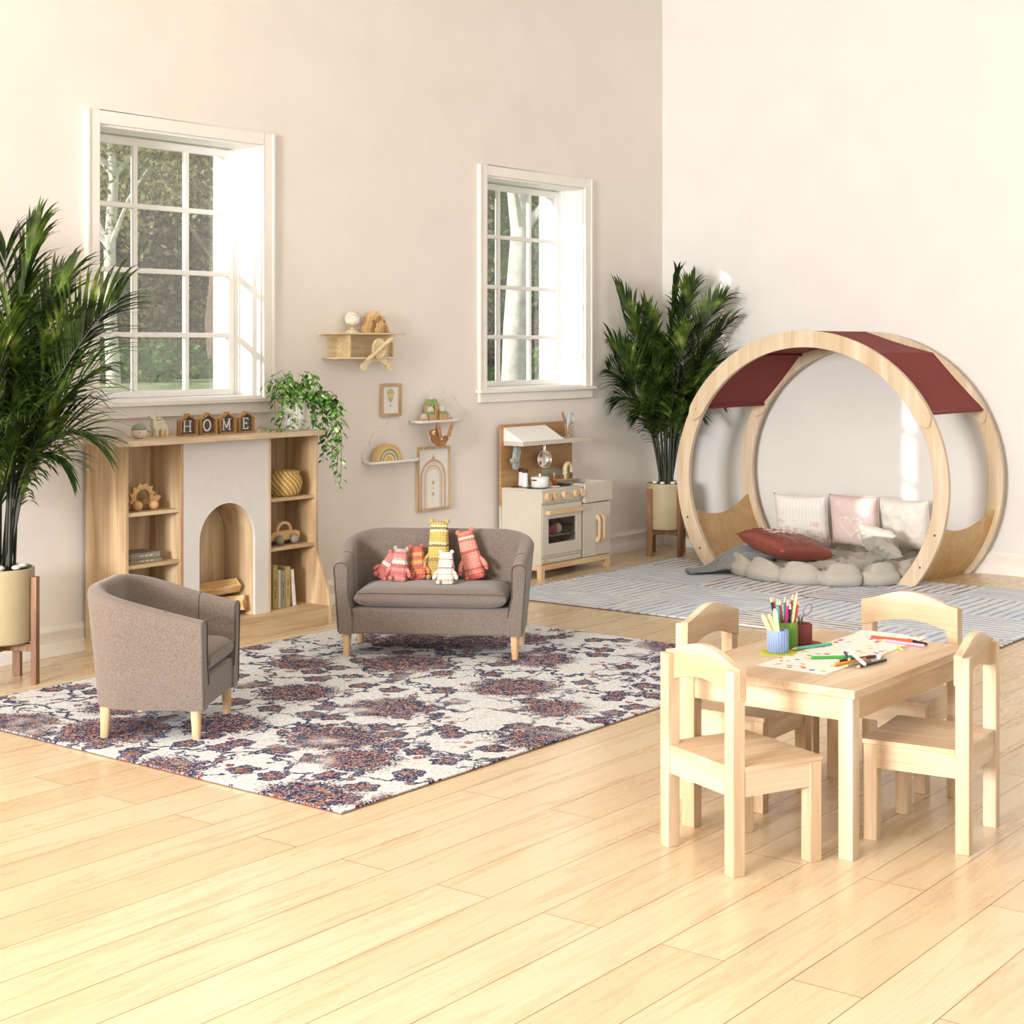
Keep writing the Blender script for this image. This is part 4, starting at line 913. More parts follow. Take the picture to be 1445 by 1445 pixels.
# tufted floor cushion
M['linen'] = fabric('natural_linen', '#c6c0b4', '#9c968b'); M['linenw'] = plain('white_cotton', '#f1ece2', .95, bump=.2, bs=400)
t = root('floor_cushion', (9.62, 4.78, 0), 0, 'large round tufted linen floor cushion inside the play nook', 'cushion')
cx, cy, RR = 9.6, 4.79, .66; pf = []
nu, nv = 255, 54; tufts = [(cx, cy)]+[(cx+.26*math.cos(2*PI*k/7), cy+.26*math.sin(2*PI*k/7)) for k in range(7)]+[(cx+.49*math.cos(2*PI*(k+.5)/14), cy+.49*math.sin(2*PI*(k+.5)/14)) for k in range(14)]
def cush(i, j):
    th = 2*PI*i/nu; s = j/(nv-1)
    # s: 0..1 from centre over the rim and back under
    if s < .7: q = s/.7; rr = RR*.9*q; z = .105
    else:
        a = (s-.7)/.3*PI*.98; rr = RR*.9+.066*math.sin(a)**.9; z = .058+.05*math.cos(a)
    lob = abs(math.sin(7*th+.5))**.5; rr2 = rr-(.075*(1-lob)**1.5 if rr > RR*.8 else 0)
    x, y = cx+rr2*math.cos(th)*.98, cy+rr2*math.sin(th)
    if s < .75:
        dd = sorted(math.hypot(x-a, y-b_) for a, b_ in tufts); z += .02-.085*math.exp(-(dd[0]/.05)**1.1)-.034*math.exp(-((dd[1]-dd[0])/.03)**2)*(1 if rr > .1 else .5)
        z += (.035*lob-.05*(1-lob)**1.5)*ss(RR*.72, RR*.9, rr)
    z += .006*mn.noise(Vector((x*14, y*14, 0)))
    return (x, y, max(z, .013))
b = B().grid(nu, nv, cush, closeu=True); b.build('cushion', M['linen'], t, smooth=True, auto=3)
bb = B()
for a, q in tufts[:8]: bb.ball((a, q, .066), .011, 10, (1, 1, .5))
bb.build('tuft_buttons', M['linen'], t)

def pillow(label, c, w, h, th, rot, mat, extra=None, seed=0, name='pillow', wr=.006):
    """rot: 3x3 matrix; local x = width, y = height, z = thickness"""
    t = root(name, c, 0, label, 'pillow'); c = Vector(c); n = 30; r_ = random.Random(seed)
    def P(i, j, s):
        u = -1+2*i/(n-1); v = -1+2*j/(n-1); e = (1-u**4)*(1-v**4)
        x = u*w/2*(1-.09*(1-abs(u))*0-.06*(1-v*v)**1*abs(u)**2); y = v*h/2*(1-.06*(1-u*u)*abs(v)**2); z = s*th/2*max(e, 0)**.55
        z += wr*mn.noise(Vector((u*3+seed, v*3, s)))*e+wr*1.5*mn.noise(Vector((u*7, v*7+seed, s*2)))*(e**.5)*(abs(u*v)+.2)
        return c+rot @ Vector((x, y, z))
    b = B().grid(n, n, lambda i, j: P(i, j, 1)); b.grid(n, n, lambda i, j: P(i, j, -1)); b.build('cover', mat, t, smooth=True, auto=2.2)
    b = B(); e = [P(i, 0, 0) for i in range(n)]+[P(n-1, j, 0) for j in range(1, n)]+[P(i, n-1, 0) for i in range(n-2, -1, -1)]+[P(0, j, 0) for j in range(n-2, 0, -1)]
    b.ring(e, .0025, 5); b.build('seam', mat, t, smooth=True)
    if extra: extra(t, lambda u, v: P((u+1)/2*(n-1), (v+1)/2*(n-1), 1))
    return t
def rotm(yaw, pitch, roll=0):
    # pillow standing: face normal points to -x (yaw 0), tilted back by pitch
    return Matrix.Rotation(yaw, 3, 'Z') @ Matrix.Rotation(-pitch, 3, 'Y') @ Matrix.Rotation(roll, 3, 'X') @ Matrix(((0, 0, -1), (-1, 0, 0), (0, 1, 0)))
M['pink'] = plain('pale_pink_cotton', '#e6cfc9', .95, var=.04, bump=.3, bs=300); M['mauve'] = plain('thread_mauve', '#c7a3a0', .9)
def printed():
    g = G('printed_white_cotton'); v = g.map(); s = g.new('SeparateXYZ'); g.ln(v, s.inputs[0])
    ln = g.math('GREATER_THAN', g.math('SINE', g.math('MULTIPLY', s.outputs[1], 260)), .93); bl = g.math('MULTIPLY', g.math('GREATER_THAN', g.noise(v, 26, 2), .57), g.math('LESS_THAN', s.outputs[2], .0))
    c = g.mix(g.math('MULTIPLY', ln, .4), hx('#efebe6'), hx('#c9b5ae')); c = g.mix(g.math('MULTIPLY', bl, .6), c, hx('#e2b3a2')); g.base(c); g.set(Roughness=.95); g.bump(g.noise(v, 300, 2), .2, .002); return g.m
def heart(t, P):
    pts = []
    for k in range(60):
        a = 2*PI*k/60; x = 16*math.sin(a)**3; y = 13*math.cos(a)-5*math.cos(2*a)-2*math.cos(3*a)-math.cos(4*a); p = P(x/16*.45, y/16*.42-.12)+Vector((-.003, 0, 0)); pts.append(p)
    b = B(); b.ring(pts, .0035, 5)
    for k in range(0, 60, 2): b.ball(pts[k], .0055, 6)
    b.build('heart_applique', M['linenw'], t)
pillow('white pillow with faint pink printed stems, leftmost of three at the back', (10.02, 5.19, .30), .4, .36, .13, rotm(.06, .16), printed(), seed=1)
pillow('pale pink pillow with a heart outline, middle of three at the back', (10.02, 4.79, .315), .36, .36, .14, rotm(0, .16), M['pink'], heart, seed=2)
pillow('plain cream white pillow in the sun, rightmost of three at the back', (9.98, 4.41, .32), .36, .35, .14, rotm(-.1, .2), M['linenw'], seed=3, wr=.012)
M['rust'] = plain('rust_satin', '#87463a', .4, var=.08, vs=10, bump=.15, bs=30)
def script_(t, P):
    b = B()
    for row, y in enumerate((.35, .1)):
        pts = []
        for k in range(40): u = -.55+k*.026; pts.append(P(u+.02*math.sin(k*1.9), y+.07*math.sin(k*1.35)+.05*math.sin(k*.6+row))+Vector((0, 0, .003)))
        b.tube(pts, .0026, 4)
    b.build('embroidered_script', M['pink'], t)
Rf = Matrix.Rotation(math.radians(-20), 3, 'Z') @ Matrix.Rotation(.12, 3, 'Y') @ Matrix.Rotation(.16, 3, 'X')
pillow('rust red satin pillow with pale script lying flat at the front left', (9.36, 4.97, .205), .46, .46, .15, Rf, M['rust'], script_, seed=4, wr=.014)
pillow('small creased white pillow leaning in front of the sunlit cream one', (9.72, 4.48, .235), .27, .22, .1, rotm(-.2, .75, .3), M['linenw'], seed=6, wr=.016)
pillow('small grey-white crumpled pillow nearest the right side of the nook', (9.5, 4.36, .215), .25, .2, .09, rotm(-.5, .95, -.25), M['linen'], seed=8, wr=.018)
# grey throw
M['throw'] = fabric('grey_woven_throw', '#9fa2a2', '#6d7171')
b = B(); nx, ny = 46, 22; path_ = [Vector(p) for p in ((8.98, 5.47, .02), (9.1, 5.4, .028), (9.18, 5.33, .07), (9.24, 5.26, .135), (9.36, 5.18, .16), (9.5, 5.1, .15), (9.62, 5.0, .14))]
def thr(i, j):
    u = i/(nx-1)*(len(path_)-1); k = min(int(u), len(path_)-2); p = path_[k].lerp(path_[k+1], u-k); v = -1+2*j/(ny-1); wdt = .05+.11*ss(0, .5, i/(nx-1))
    side = Vector((.55, .8, 0)); f = .026*math.sin(v*10+i*.1)+.012*mn.noise(Vector((i*.2, v*3, 1)))
    z = p.z+f*(1 if p.z > .06 else .4)+.01; e = abs(v)**3*.05*(p.z > .1)
    q = p+side*v*wdt; return (q.x, q.y, max(z-e, .016))
b.grid(nx, ny, thr); tag(b.build('throw_blanket', M['throw'], smooth=True, solid=.006, auto=3), 'grey throw blanket trailing from under the rust pillow onto the striped rug', 'blanket')
# ---------------------------------------------------------------- play kitchen
r = root('play_kitchen', (8.66, 6.3, 0), 0, 'cream wooden play kitchen with oven, sink, hood shelf and wooden back panel', 'toy kitchen')
X0, XM, X1, YF, YB = 8.27, 8.722, 9.055, 6.13, 6.45
for x in (X0, X1-.04): 
    B().box((x, YF, 0), (x+.04, YF+.035, .088)).build('leg', M['beech'], r, bev=.002); B().box((x, YB-.035, 0), (x+.04, YB, .088)).build('leg', M['beech'], r, bev=.002)
B().prism([(X1-.04, .088), (X1-.04, .03), (X1-.052, .055), (X1-.06, .088)], YF+.004, YF+.03, 'Y').build('leg_bracket', M['beech'], r)
B().box((X0+.04, YF, .055), (X1-.04, YF+.03, .09)).box((X0+.04, YB-.03, .055), (X1-.04, YB, .09)).box((X0, YF+.035, .055), (X0+.03, YB-.035, .09)).box((X1-.03, YF+.035, .055), (X1, YB-.035, .09)).build('base_frame', M['beechx'], r)
B().box((X0, YF, .09), (X0+.012, YB, .56)).box((X1-.012, YF+.012, .09), (X1, YB, .45)).box((XM, YF+.014, .09), (XM+.012, YB, .45)).box((X0+.012, YF+.014, .09), (X1-.012, YB, .1)).box((X0+.012, YB-.01, .1), (X1-.012, YB, .56)).build('cabinet', M['cream'], r, bev=.001)
B().box((X0-.004, YF-.008, .56), (XM+.006, YB, .574)).build('worktop', M['cream'], r, bev=.002)
B().box((X0+.004, YF-.006, .487), (XM, YF+.01, .56)).build('control_panel', M['cream'], r, bev=.002)
for x in (8.325, 8.395, 8.505, 8.633, 8.697):
    k = B().cyl((x, YF-.006, .526), (x, YF-.03, .526), .026, .024, 24).build('knob', M['beech'], r, bev=.002); B().box((x-.0015, YF-.031, .53), (x+.0015, YF-.0295, .548)).build('pointer_mark', M['walnut'], k)
# sink unit stands taller than the hob
sk = B(); zs, zt = .455, .582
sk.box((XM+.012, YF-.016, zs), (X1+.004, YF-.002, zt)).box((X1-.008, YF-.002, zs), (X1+.004, YB, zt)).box((XM+.012, YF-.002, zs), (XM+.022, YB, zt)).box((XM+.022, YB-.012, zs), (X1-.008, YB, zt)).box((XM+.022, YF-.002, zs), (X1-.008, YB-.012, zs+.008)); sk.build('sink_basin', M['cream'], r, bev=.002)
# oven
B().box((X0+.0125, YF+.02, .1), (XM-.0005, YF+.16, .105)).box((X0+.0125, YF+.27, .105), (XM-.0005, YF+.275, .487)).box((X0+.0125, YF+.02, .105), (X0+.016, YF+.27, .487)).box((XM-.004, YF+.02, .105), (XM-.0005, YF+.27, .487)).box((X0+.016, YF+.02, .482), (XM-.004, YF+.27, .487)).build('oven_lining', M['darkgap'], r)
B().box((X0+.012, YF+.003, .4748), (8.714, YF+.013, .4842)).build('upper_rail', M['cream'], r); B().box((X0+.012, YF+.003, .1305), (8.714, YF+.013, .1452)).build('lower_rail', M['cream'], r)
d = B(); a0, a1, b0, b1 = X0+.012, 8.712, .148, .472; w0, w1, v0, v1 = 8.343, 8.655, .222, .382; ya, yb_ = YF-.004, YF+.012
d.box((a0, ya, b0), (w0, yb_, b1)).box((w1, ya, b0), (a1, yb_, b1)).box((w0, ya, b0), (w1, yb_, v0)).box((w0, ya, v1), (w1, yb_, b1)); dr = d.build('oven_door', M['cream'], r)
g = G('oven_glass'); tr = g.new('BsdfTransparent'); gl = g.new('BsdfGlossy'); gl.inputs['Roughness'].default_value = .03; mx = g.new('MixShader'); mx.inputs[0].default_value = .1; tr.inputs[0].default_value = (.85, .85, .85, 1)
g.ln(tr.outputs[0], mx.inputs[1]); g.ln(gl.outputs[0], mx.inputs[2]); g.ln(mx.outputs[0], g.out.inputs[0]); M['oglass'] = g.m
B().box((w0, YF+.003, v0), (w1, YF+.005, v1)).build('glass', M['oglass'], dr)
def barh(pts_, th, name, par, yy):  # handle standing off a face, profile in (along, off)
    pass
h = B(); h.prism([(8.312, YF-.004), (8.312, YF-.018), (8.322, YF-.03), (8.704, YF-.03), (8.714-.002, YF-.018), (8.712, YF-.004), (8.694, YF-.004), (8.69, YF-.016), (8.334, YF-.016), (8.33, YF-.004)], .41, .437, 'Z'); h.build('handle', M['beechx'], dr, bev=.003)
b = B(); 
for k in range(9): b.box((X0+.02, YF+.03+.027*k, .262), (XM-.006, YF+.033+.027*k, .265))
b.box((X0+.017, YF+.03, .262), (X0+.022, YF+.265, .266)).box((XM-.008, YF+.03, .262), (XM-.004, YF+.265, .266)).box((X0+.02, YF+.028, .26), (XM-.006, YF+.034, .268)); b.build('oven_rack', M['steel'], r)
d = B().box((X0+.012, YF-.003, .1), (8.712, YF+.012, .128)).build('drawer', M['cream'], r, bev=.001)
B().box((8.285, YF-.006, .107), (8.34, YF-.003, .122)).build('name_plate', M['beechx'], d); 
b = B()
for k in range(7):
    if k != 3: b.box((8.292+.006*k, YF-.0065, .112), (8.2955+.006*k, YF-.006, .116))
b.build('plate_lettering', M['walnut'], d)
for i, (xa, xb) in enumerate(((8.735, 8.894), (8.899, 9.05))):
    dr = B().box((xa, YF-.003, .096), (xb, YF+.012, .448)).build('cabinet_door', M['cream'], r, bev=.001); x = 8.879 if i == 0 else 8.93
    q = B().prism([(YF-.003, .366), (YF-.012, .37), (YF-.036, .345), (YF-.036, .205), (YF-.012, .178), (YF-.003, .182), (YF-.003, .215), (YF-.016, .218), (YF-.02, .228), (YF-.02, .322), (YF-.016, .332), (YF-.003, .335)], x, x+.017, 'X'); q.build('handle', M['beech'], dr, bev=.002)
# hob, back panel, splash plate, hood and shelf
B().box((8.262, YB, .45), (9.06, YB+.014, .98)).build('back_panel', M['honey'], r, bev=.001); B().box((8.262, YB, .02), (8.276, YB+.014, .45)).box((9.046, YB, .02), (9.06, YB+.014, .45)).build('back_stile', M['cream'], r)
B().box((8.70, YB-.012, .583), (9.05, YB, .668)).build('splash_plate', plain('sage_grey_metal', '#9d9c86', .35, .4), r, bev=.002)
for x, y, rr in ((8.36, 6.23, .068), (8.36, 6.385, .05), (8.58, 6.38, .058), (8.61, 6.215, .062)):
    B().cyl((x, y, .5742), (x, y, .577), rr, n=32).build('hob_ring', M['black'], r)
hz0, hz1 = .845, .874; yf = 6.29
h = B(); h.box((8.29, yf, hz0), (9.066, YB, hz1)); h.build('hood_shelf', M['cream'], r, bev=.001)
h = B(); h.add([(8.29, yf+.003, hz1), (8.29, YB, hz1), (8.29, YB, .962), (8.75, YB, .962), (8.75, YB, hz1), (8.75, yf+.003, hz1), (8.29, yf+.02, hz1)], [(0, 1, 2), (0, 2, 3, 5), (3, 4, 5), (0, 5, 4, 1), (1, 4, 3, 2)]); h.build('hood', M['white'], r)
f_ = B(); f_.tube([(8.885, 6.385, .583), (8.885, 6.385, .66)]+[(8.885+.034-.034*math.cos(PI*k/10), 6.385, .655+.04*math.sin(PI*k/10)) for k in range(1, 11)]+[(8.953, 6.385, .635)], .016, 12); f_.build('tap', M['toyp'], r, smooth=True)
B().box((8.83, 6.36, .5825), (8.97, 6.42, .592)).build('tap_base', M['beechx'], r, bev=.003)
for x in (8.85, 8.955): B().cyl((x, 6.385, .592), (x, 6.385, .612), .009, n=12).ball((x, 6.385, .616), .013, 10, (1.5, .6, .5)).build('tap_handle', M['walnut'], r, smooth=True)
# things on and in the kitchen
M['cork'] = plain('dark_brown_stopper', '#4a241a', .6)
for i, (x, y, lab) in enumerate(((8.375, 6.34, 'white bottle with a dark brown lid on the hob, left of the white pot'), (8.425, 6.405, 'white bottle with a dark brown lid on the hob, behind the white pot'))):
    t = root('toy_bottle', (x, y, .5775), 0, lab, 'bottle', None); B().lathe([(0, 0), (.021, 0), (.022, .004), (.018, .085), (.017, .09)], (x, y, .5775), 20).build('body', M['white'], t, smooth=True, auto=1); B().lathe([(.019, .09), (.02, .094), (.02, .107), (.016, .112), (0, .112)], (x, y, .5775), 20).build('lid', M['cork'], t, smooth=True, auto=.8)
t = root('toy_pot', (8.42, 6.225, .5775), 0, 'white lidded cooking pot on the front left hob ring', 'pot'); x, y, z = 8.393, 6.232, .5775
B().lathe([(0, 0), (.05, 0), (.056, .005), (.057, .062), (.054, .062)], (x, y, z), 28).build('body', M['white'], t, smooth=True, auto=.9); B().lathe([(.058, .062), (.059, .066), (.04, .07), (0, .073)], (x, y, z), 28).ball((x, y, z+.08), .009, 12).build('lid', M['white'], t, smooth=True, auto=.9)
for s in (-1, 1): B().tube([(x-.014*1, y+s*0-.0, z+.05), ], .004) if 0 else B().tube([(x+s*.054, y-.014, z+.05), (x+s*.07, y-.011, z+.05), (x+s*.07, y+.011, z+.05), (x+s*.054, y+.014, z+.05)], .004, 8).build('handle', M['black'] if s < 0 else M['white'], t, smooth=True)
M['tomato'] = plain('tomato_red', '#b02f22', .4); M['carrot'] = plain('carrot_orange', '#d9652a', .6); M['green'] = plain('vegetable_green', '#3f6f2e', .6); M['radish'] = plain('radish_pink', '#c2355a', .5); M['turnip'] = plain('turnip_cream', '#e6dcc0', .6)
def veg(name, label, c, rr, m, sc=(1, 1, 1), top=None, cat='toy vegetable', grp=None):
    t = root(name, c, 0, label, cat, grp); B().ball((c[0], c[1], c[2]+rr*sc[2]), rr, 18, sc).build('body', m, t, smooth=True, auto=3)
    q = B()
    for k in range(4): a = k*1.57+.4; q.tube([(c[0], c[1], c[2]+2*rr*sc[2]-.003), (c[0]+rr*.3*math.cos(a), c[1]+rr*.3*math.sin(a), c[2]+2*rr*sc[2]+rr*.35), (c[0]+rr*.6*math.cos(a), c[1]+rr*.6*math.sin(a), c[2]+2*rr*sc[2]+rr*.3)], [.003, .005, .002], 6)
    q.build('stalk', top or M['green'], t)
veg('toy_tomato', 'small red toy tomato on the hob right of the white pot', (8.53, 6.33, .5745), .02, M['tomato'])
t = root('toy_carrot', (8.59, 6.25, .5775), 0, 'short orange toy carrot standing on the hob', 'toy vegetable'); x, y = 8.60, 6.27
B().lathe([(0, 0), (.006, .001), (.014, .014), (.021, .032), (.02, .042), (.008, .046), (0, .046)], (x, y, .5775), 16).build('root', M['carrot'], t, smooth=True, auto=2)
for k in range(5): a = k*1.3; B().tube([(x, y, .622), (x+.008*math.cos(a), y+.008*math.sin(a), .64), (x+.014*math.cos(a), y+.014*math.sin(a), .655)], [.003, .004, .006], 6).build('leaf_stalk', M['palegreen'] if k % 2 else M['walnut'], t, smooth=True)
tag(B().box((8.66, 6.2, .5775), (8.715, 6.3, .582)).build('chopping_board', M['darksteel'], None, bev=.002), 'small dark tray on the hob beside the sink', 'tray')
tag(B().lathe([(0, 0), (.034, 0), (.038, .003), (.036, .006), (0, .006)], (8.505, 6.2, .5745), 24).build('wooden_plate', M['toyp'], None, smooth=True, auto=.8), 'small pale wooden plate at the front edge of the hob', 'plate')
# hanging pan
t = root('hanging_pan', (8.645, 6.4, .83), 0, 'small steel pan hanging by its handle from the hood shelf', 'pan'); c = Vector((8.645, 6.4, .74)); ax = Vector((-.35, -1, .0)).normalized(); Rm = ax.to_track_quat('Z', 'Y').to_matrix()
b = B().lathe([(0, 0), (.046, 0), (.05, .004), (.055, .03), (.058, .03), (.054, .0), (.048, -.003), (0, -.003)], (0, 0, 0), 36); b.v = [c+Rm @ p for p in b.v]; b.build('bowl', M['steel'], t, smooth=True, auto=.9)
for dx in (-.008, .008): B().tube([c+Vector((dx, -.02, .05)), (c.x+dx, c.y-.02, .845), (c.x+dx*.3, c.y-.01, .8445)], .0025, 8).build('handle_wire', M['steel'], t, smooth=True)
# oven mitt
g = G('speckled_mitt_cotton'); n = g.new('TexVoronoi'); g.ln(g.map(), n.inputs['Vector']); n.inputs['Scale'].default_value = 130; g.base(g.ramp(n.outputs['Distance'], [(.3, hx('#dcdad0')), (.45, hx('#8f9996'))])); g.set(Roughness=.95); M['mitt'] = g.m
t = root('oven_mitt', (8.35, 6.4, .86), 0, 'grey speckled oven mitt hanging under the hood', 'oven mitt')
o = [(8.352, .835), (8.402, .83), (8.404, .79), (8.39, .75), (8.386, .71), (8.375, .688), (8.355, .682), (8.34, .695), (8.334, .72), (8.322, .727), (8.31, .742), (8.312, .756), (8.325, .76), (8.335, .757), (8.342, .79)]
b = B().prism(o, 6.39, 6.42, 'Y'); b.build('mitt', M['mitt'], t, bev=.008, seg=3); B().ring([(8.352+.006*math.cos(k), 6.405, .836+.008*math.sin(k)) for k in [2*PI*i/12 for i in range(12)]], .0015, 5).build('hanging_loop', M['mitt'], t)
# utensil jar
t = root('utensil_jar', (8.89, 6.36, .8745), 0, 'clear ribbed jar of toy utensils on the hood shelf', 'jar'); x, y, z = 8.895, 6.36, .8745
g = G('clear_jar'); tr = g.new('BsdfTransparent'); gl = g.new('BsdfGlossy'); gl.inputs['Roughness'].default_value = .05; mx = g.new('MixShader'); mx.inputs[0].default_value = .22; g.ln(tr.outputs[0], mx.inputs[1]); g.ln(gl.outputs[0], mx.inputs[2]); g.ln(mx.outputs[0], g.out.inputs[0])
b = B().lathe([(0, .002), (.032, .002), (.034, .006), (.034, .095)], (x, y, z), 28)
b.build('glass_wall', g.m, t, smooth=True, auto=.9)
b = B()
for k in range(7): b.ring([(x+.0345*math.cos(2*PI*i/24), y+.0345*math.sin(2*PI*i/24), z+.01+.014*k) for i in range(24)], .0012, 4)
b.build('rib', M['steel'], t)
M['aqua'] = plain('pale_blue_silicone', '#a9bcc0', .6)
def ut(name, label, a, b_, m1, m2, wid, flat=.3):
    t = root(name, a, 0, label, 'utensil', 'utensils in the clear jar'); a, b_ = Vector(a), Vector(b_); d = b_-a; B().tube([a, a+d*.55], .0045, 8).build('handle', m1, t, smooth=True)
    B().tube([a+d*.55, a+d*.62, a+d*.8, a+d*.95, b_], [.005, wid*.8, wid, wid*.85, wid*.3], 12, flat=flat).build('head', m2, t, smooth=True)
ut('toy_spatula', 'pale blue toy spatula standing in the clear jar', (x+.004, y, z+.006), (x-.016, y+.006, z+.135), M['walnut'], M['aqua'], .017)
ut('toy_spoon', 'wooden toy spoon leaning left in the clear jar', (x+.006, y+.01, z+.006), (x-.058, y+.012, z+.175), M['toy'], M['walnut'], .012)
ut('toy_brush', 'toy brush with a pale blue head and brown tip in the clear jar', (x+.012, y-.008, z+.006), (x-.006, y-.004, z+.17), M['walnut'], M['aqua'], .012, .8)
t = root('toy_whisk', (x, y, z), 0, 'wire toy whisk in the right of the clear jar', 'utensil', 'utensils in the clear jar'); B().tube([(x, y, z+.008), (x+.02, y-.004, z+.09)], .004, 8).build('handle', M['toyp'], t, smooth=True)
for k in range(4):
    a = PI*k/4; pts = [(x+.03+.016*math.cos(a)*math.cos(q)*1+.1*(.0), y-.006+.016*math.sin(a)*math.cos(q), z+.13+.035*math.sin(q)) for q in [2*PI*i/20 for i in range(20)]]; B().ring(pts, .0009, 4).build('wire', M['steel'], t)
# in the oven
zr = .2665
veg('toy_radish', 'pink and white toy radish in the oven', (8.465, 6.185, zr), .034, M['radish'], (1, 1, 1.1))
veg('toy_turnip', 'cream toy turnip with a red top in the oven', (8.535, 6.2, zr), .034, M['turnip'], (1, 1, 1.1), M['tomato'])
veg('toy_tomato', 'pale red toy vegetable at the left inside the oven window', (8.39, 6.18, zr), .032, M['tomato'])
t = root('toy_saucepan', (8.65, 6.27, zr), 0, 'dark toy saucepan in the right of the oven', 'pan'); B().lathe([(0, 0), (.04, 0), (.046, .05), (.048, .05), (.043, 0)], (8.655, 6.25, zr), 24).build('pan_body', M['darksteel'], t, smooth=True, auto=.9); B().cyl((8.61, 6.25, zr+.04), (8.55, 6.28, zr+.055), .005).build('handle', M['black'], t)
tag(B().box((8.31, 6.17, .11), (8.68, 6.37, .118)).box((8.31, 6.17, .118), (8.68, 6.176, .14)).box((8.31, 6.364, .118), (8.68, 6.37, .14)).box((8.31, 6.176, .118), (8.316, 6.364, .14)).box((8.674, 6.176, .118), (8.68, 6.364, .14)).build('baking_tray', M['darksteel']), 'dark baking tray at the bottom of the oven', 'tray')

# ---------------------------------------------------------------- on the wall between the windows
t = root('aeroplane_shelf', (7.02, 6.42, 1.43), 0, 'wooden wall shelf shaped like a biplane with propeller and wheels', 'shelf'); ys, ye = 6.37, 6.498
def rr_plank(xa, xb, z, th): 
    P = [(xa+.03, ys), (xb-.03, ys), (xb-.008, ys+.012), (xb, ys+.05), (xb, ye), (xa, ye), (xa, ys+.05), (xa+.008, ys+.012)]; return B().prism(P, z, z+th, 'Z')
rr_plank(6.63, 7.262, 1.562, .01).build('upper_wing', M['toyp'], t, bev=.001); rr_plank(6.655, 7.24, 1.42, .01).build('lower_wing', M['toyp'], t, bev=.001)
B().box((6.70, ye-.004, 1.43), (7.19, ye, 1.562)).build('back_board', M['toyp'], t)
for x in (6.772, 7.142): B().box((x, ys+.02, 1.43), (x+.01, ye-.004, 1.562)).build('strut', M['toyp'], t)
c = (6.985, 1.478); b = B()
b.prism([(c[0]+.05*math.cos(2*PI*k/28), c[1]+.058*math.sin(2*PI*k/28)) for k in range(28)], ys-.012, ys, 'Y').build('engine_disc', M['toyp'], t, bev=.002)
B().ring([(c[0]+.05*math.cos(2*PI*k/28), ys-.014, c[1]+.058*math.sin(2*PI*k/28)) for k in range(28)], .005, 6).build('engine_rim', M['toyp'], t, smooth=True)
b = B()
for s in (-1, 1): b.tube([(c[0], ys-.02, c[1]), (c[0]+s*.04, ys-.021, c[1]+s*.026), (c[0]+s*.09, ys-.021, c[1]+s*.052), (c[0]+s*.118, ys-.021, c[1]+s*.066)], [.009, .011, .013, .005], 10, flat=1)
b.ball((c[0], ys-.024, c[1]), .012, 12).build('propeller', M['toyp'], t, smooth=True)
B().prism([(6.86, 1.37), (6.9, 1.42), (7.07, 1.42), (7.1, 1.37), (7.085, 1.365), (7.02, 1.405), (6.95, 1.405), (6.875, 1.365)], ys+.005, ys+.018, 'Y').build('wheel_brace', M['toyp'], t, bev=.001)
for x in (6.866, 7.095): B().cyl((x, ys-.008, 1.372), (x, ys+.005, 1.372), .025, n=24).build('wheel', M['toyp'], t, bev=.002); 
g = G('pale_globe_print'); n = g.noise(g.map(), 22, 4, .6); g.base(g.ramp(n, [(.47, hx('#e9e6da')), (.5, hx('#cfc7ad')), (.56, hx('#ddd8c5'))])); g.set(Roughness=.5)
t = root('globe', (6.8, 6.43, 1.5725), 0, 'small pale globe on a wooden stand on the aeroplane shelf', 'globe'); gx, gy, gz_ = 6.835, 6.43, 1.5725
B().ball((gx, gy, gz_+.079), .044, 28).build('ball', g.m, t, smooth=True, auto=3); B().lathe([(0, 0), (.036, 0), (.036, .012), (.012, .018), (.008, .03), (0, .03)], (gx, gy, gz_), 24).build('stand', M['toyp'], t, smooth=True, auto=.8)
B().tube([(gx+.049*math.cos(a), gy-.005, gz_+.079+.049*math.sin(a)) for a in [math.radians(-145+k*20) for k in range(11)]], .004, 6).build('meridian_arc', M['toy'], t, smooth=True)
t = root('mountain_puzzle', (7.03, 6.42, 1.5725), 0, 'layered wooden mountain stacking toy beside the globe on the aeroplane shelf', 'toy'); mx_, mz = 7.035, 1.5725
prof_ = [(-.115, 0), (-.118, .03), (-.095, .06), (-.092, .095), (-.075, .1), (-.06, .085), (-.045, .115), (-.02, .128), (.0, .125), (.02, .095), (.045, .098), (.05, .07), (.07, .045), (.095, .0)]
for k, s in enumerate((1, .78, .58, .38)):
    P = [(mx_+.012*k+x*s, mz+z*s) for x, z in prof_]; B().prism(P, 6.40-.004*k, 6.44-.001*k, 'Y').build('layer', M['toy'] if k % 2 == 0 else M['frame'], t, bev=.002)
def frame(name, label, x0, z0, x1, z1, w, art):
    t = root(name, ((x0+x1)/2, 6.49, z0), 0, label, 'picture'); b = B(); ya, yb = 6.478, 6.499
    b.box((x0, ya, z0), (x0+w, yb, z1)).box((x1-w, ya, z0), (x1, yb, z1)).box((x0+w, ya, z0), (x1-w, yb, z0+w)).box((x0+w, ya, z1-w), (x1-w, yb, z1)); b.build('frame', M['oak'], t, bev=.001)
    s = B().box((x0+w, 6.49, z0+w), (x1-w, 6.494, z1-w)).build('print', M['paper'], t); art(s, (x0+x1)/2, z0, z1, x0, x1)
M['tan'] = plain('tan_ink', '#d2b394', .8); M['ltan'] = plain('light_tan_ink', '#e6d3c2', .8); M['yel'] = plain('yellow_ink', '#e0cf5a', .8); M['gink'] = plain('grey_green_ink', '#b9beb4', .8)
def flat(pts, y=6.4895): return B().prism(pts, y-.0004, y, 'Y')
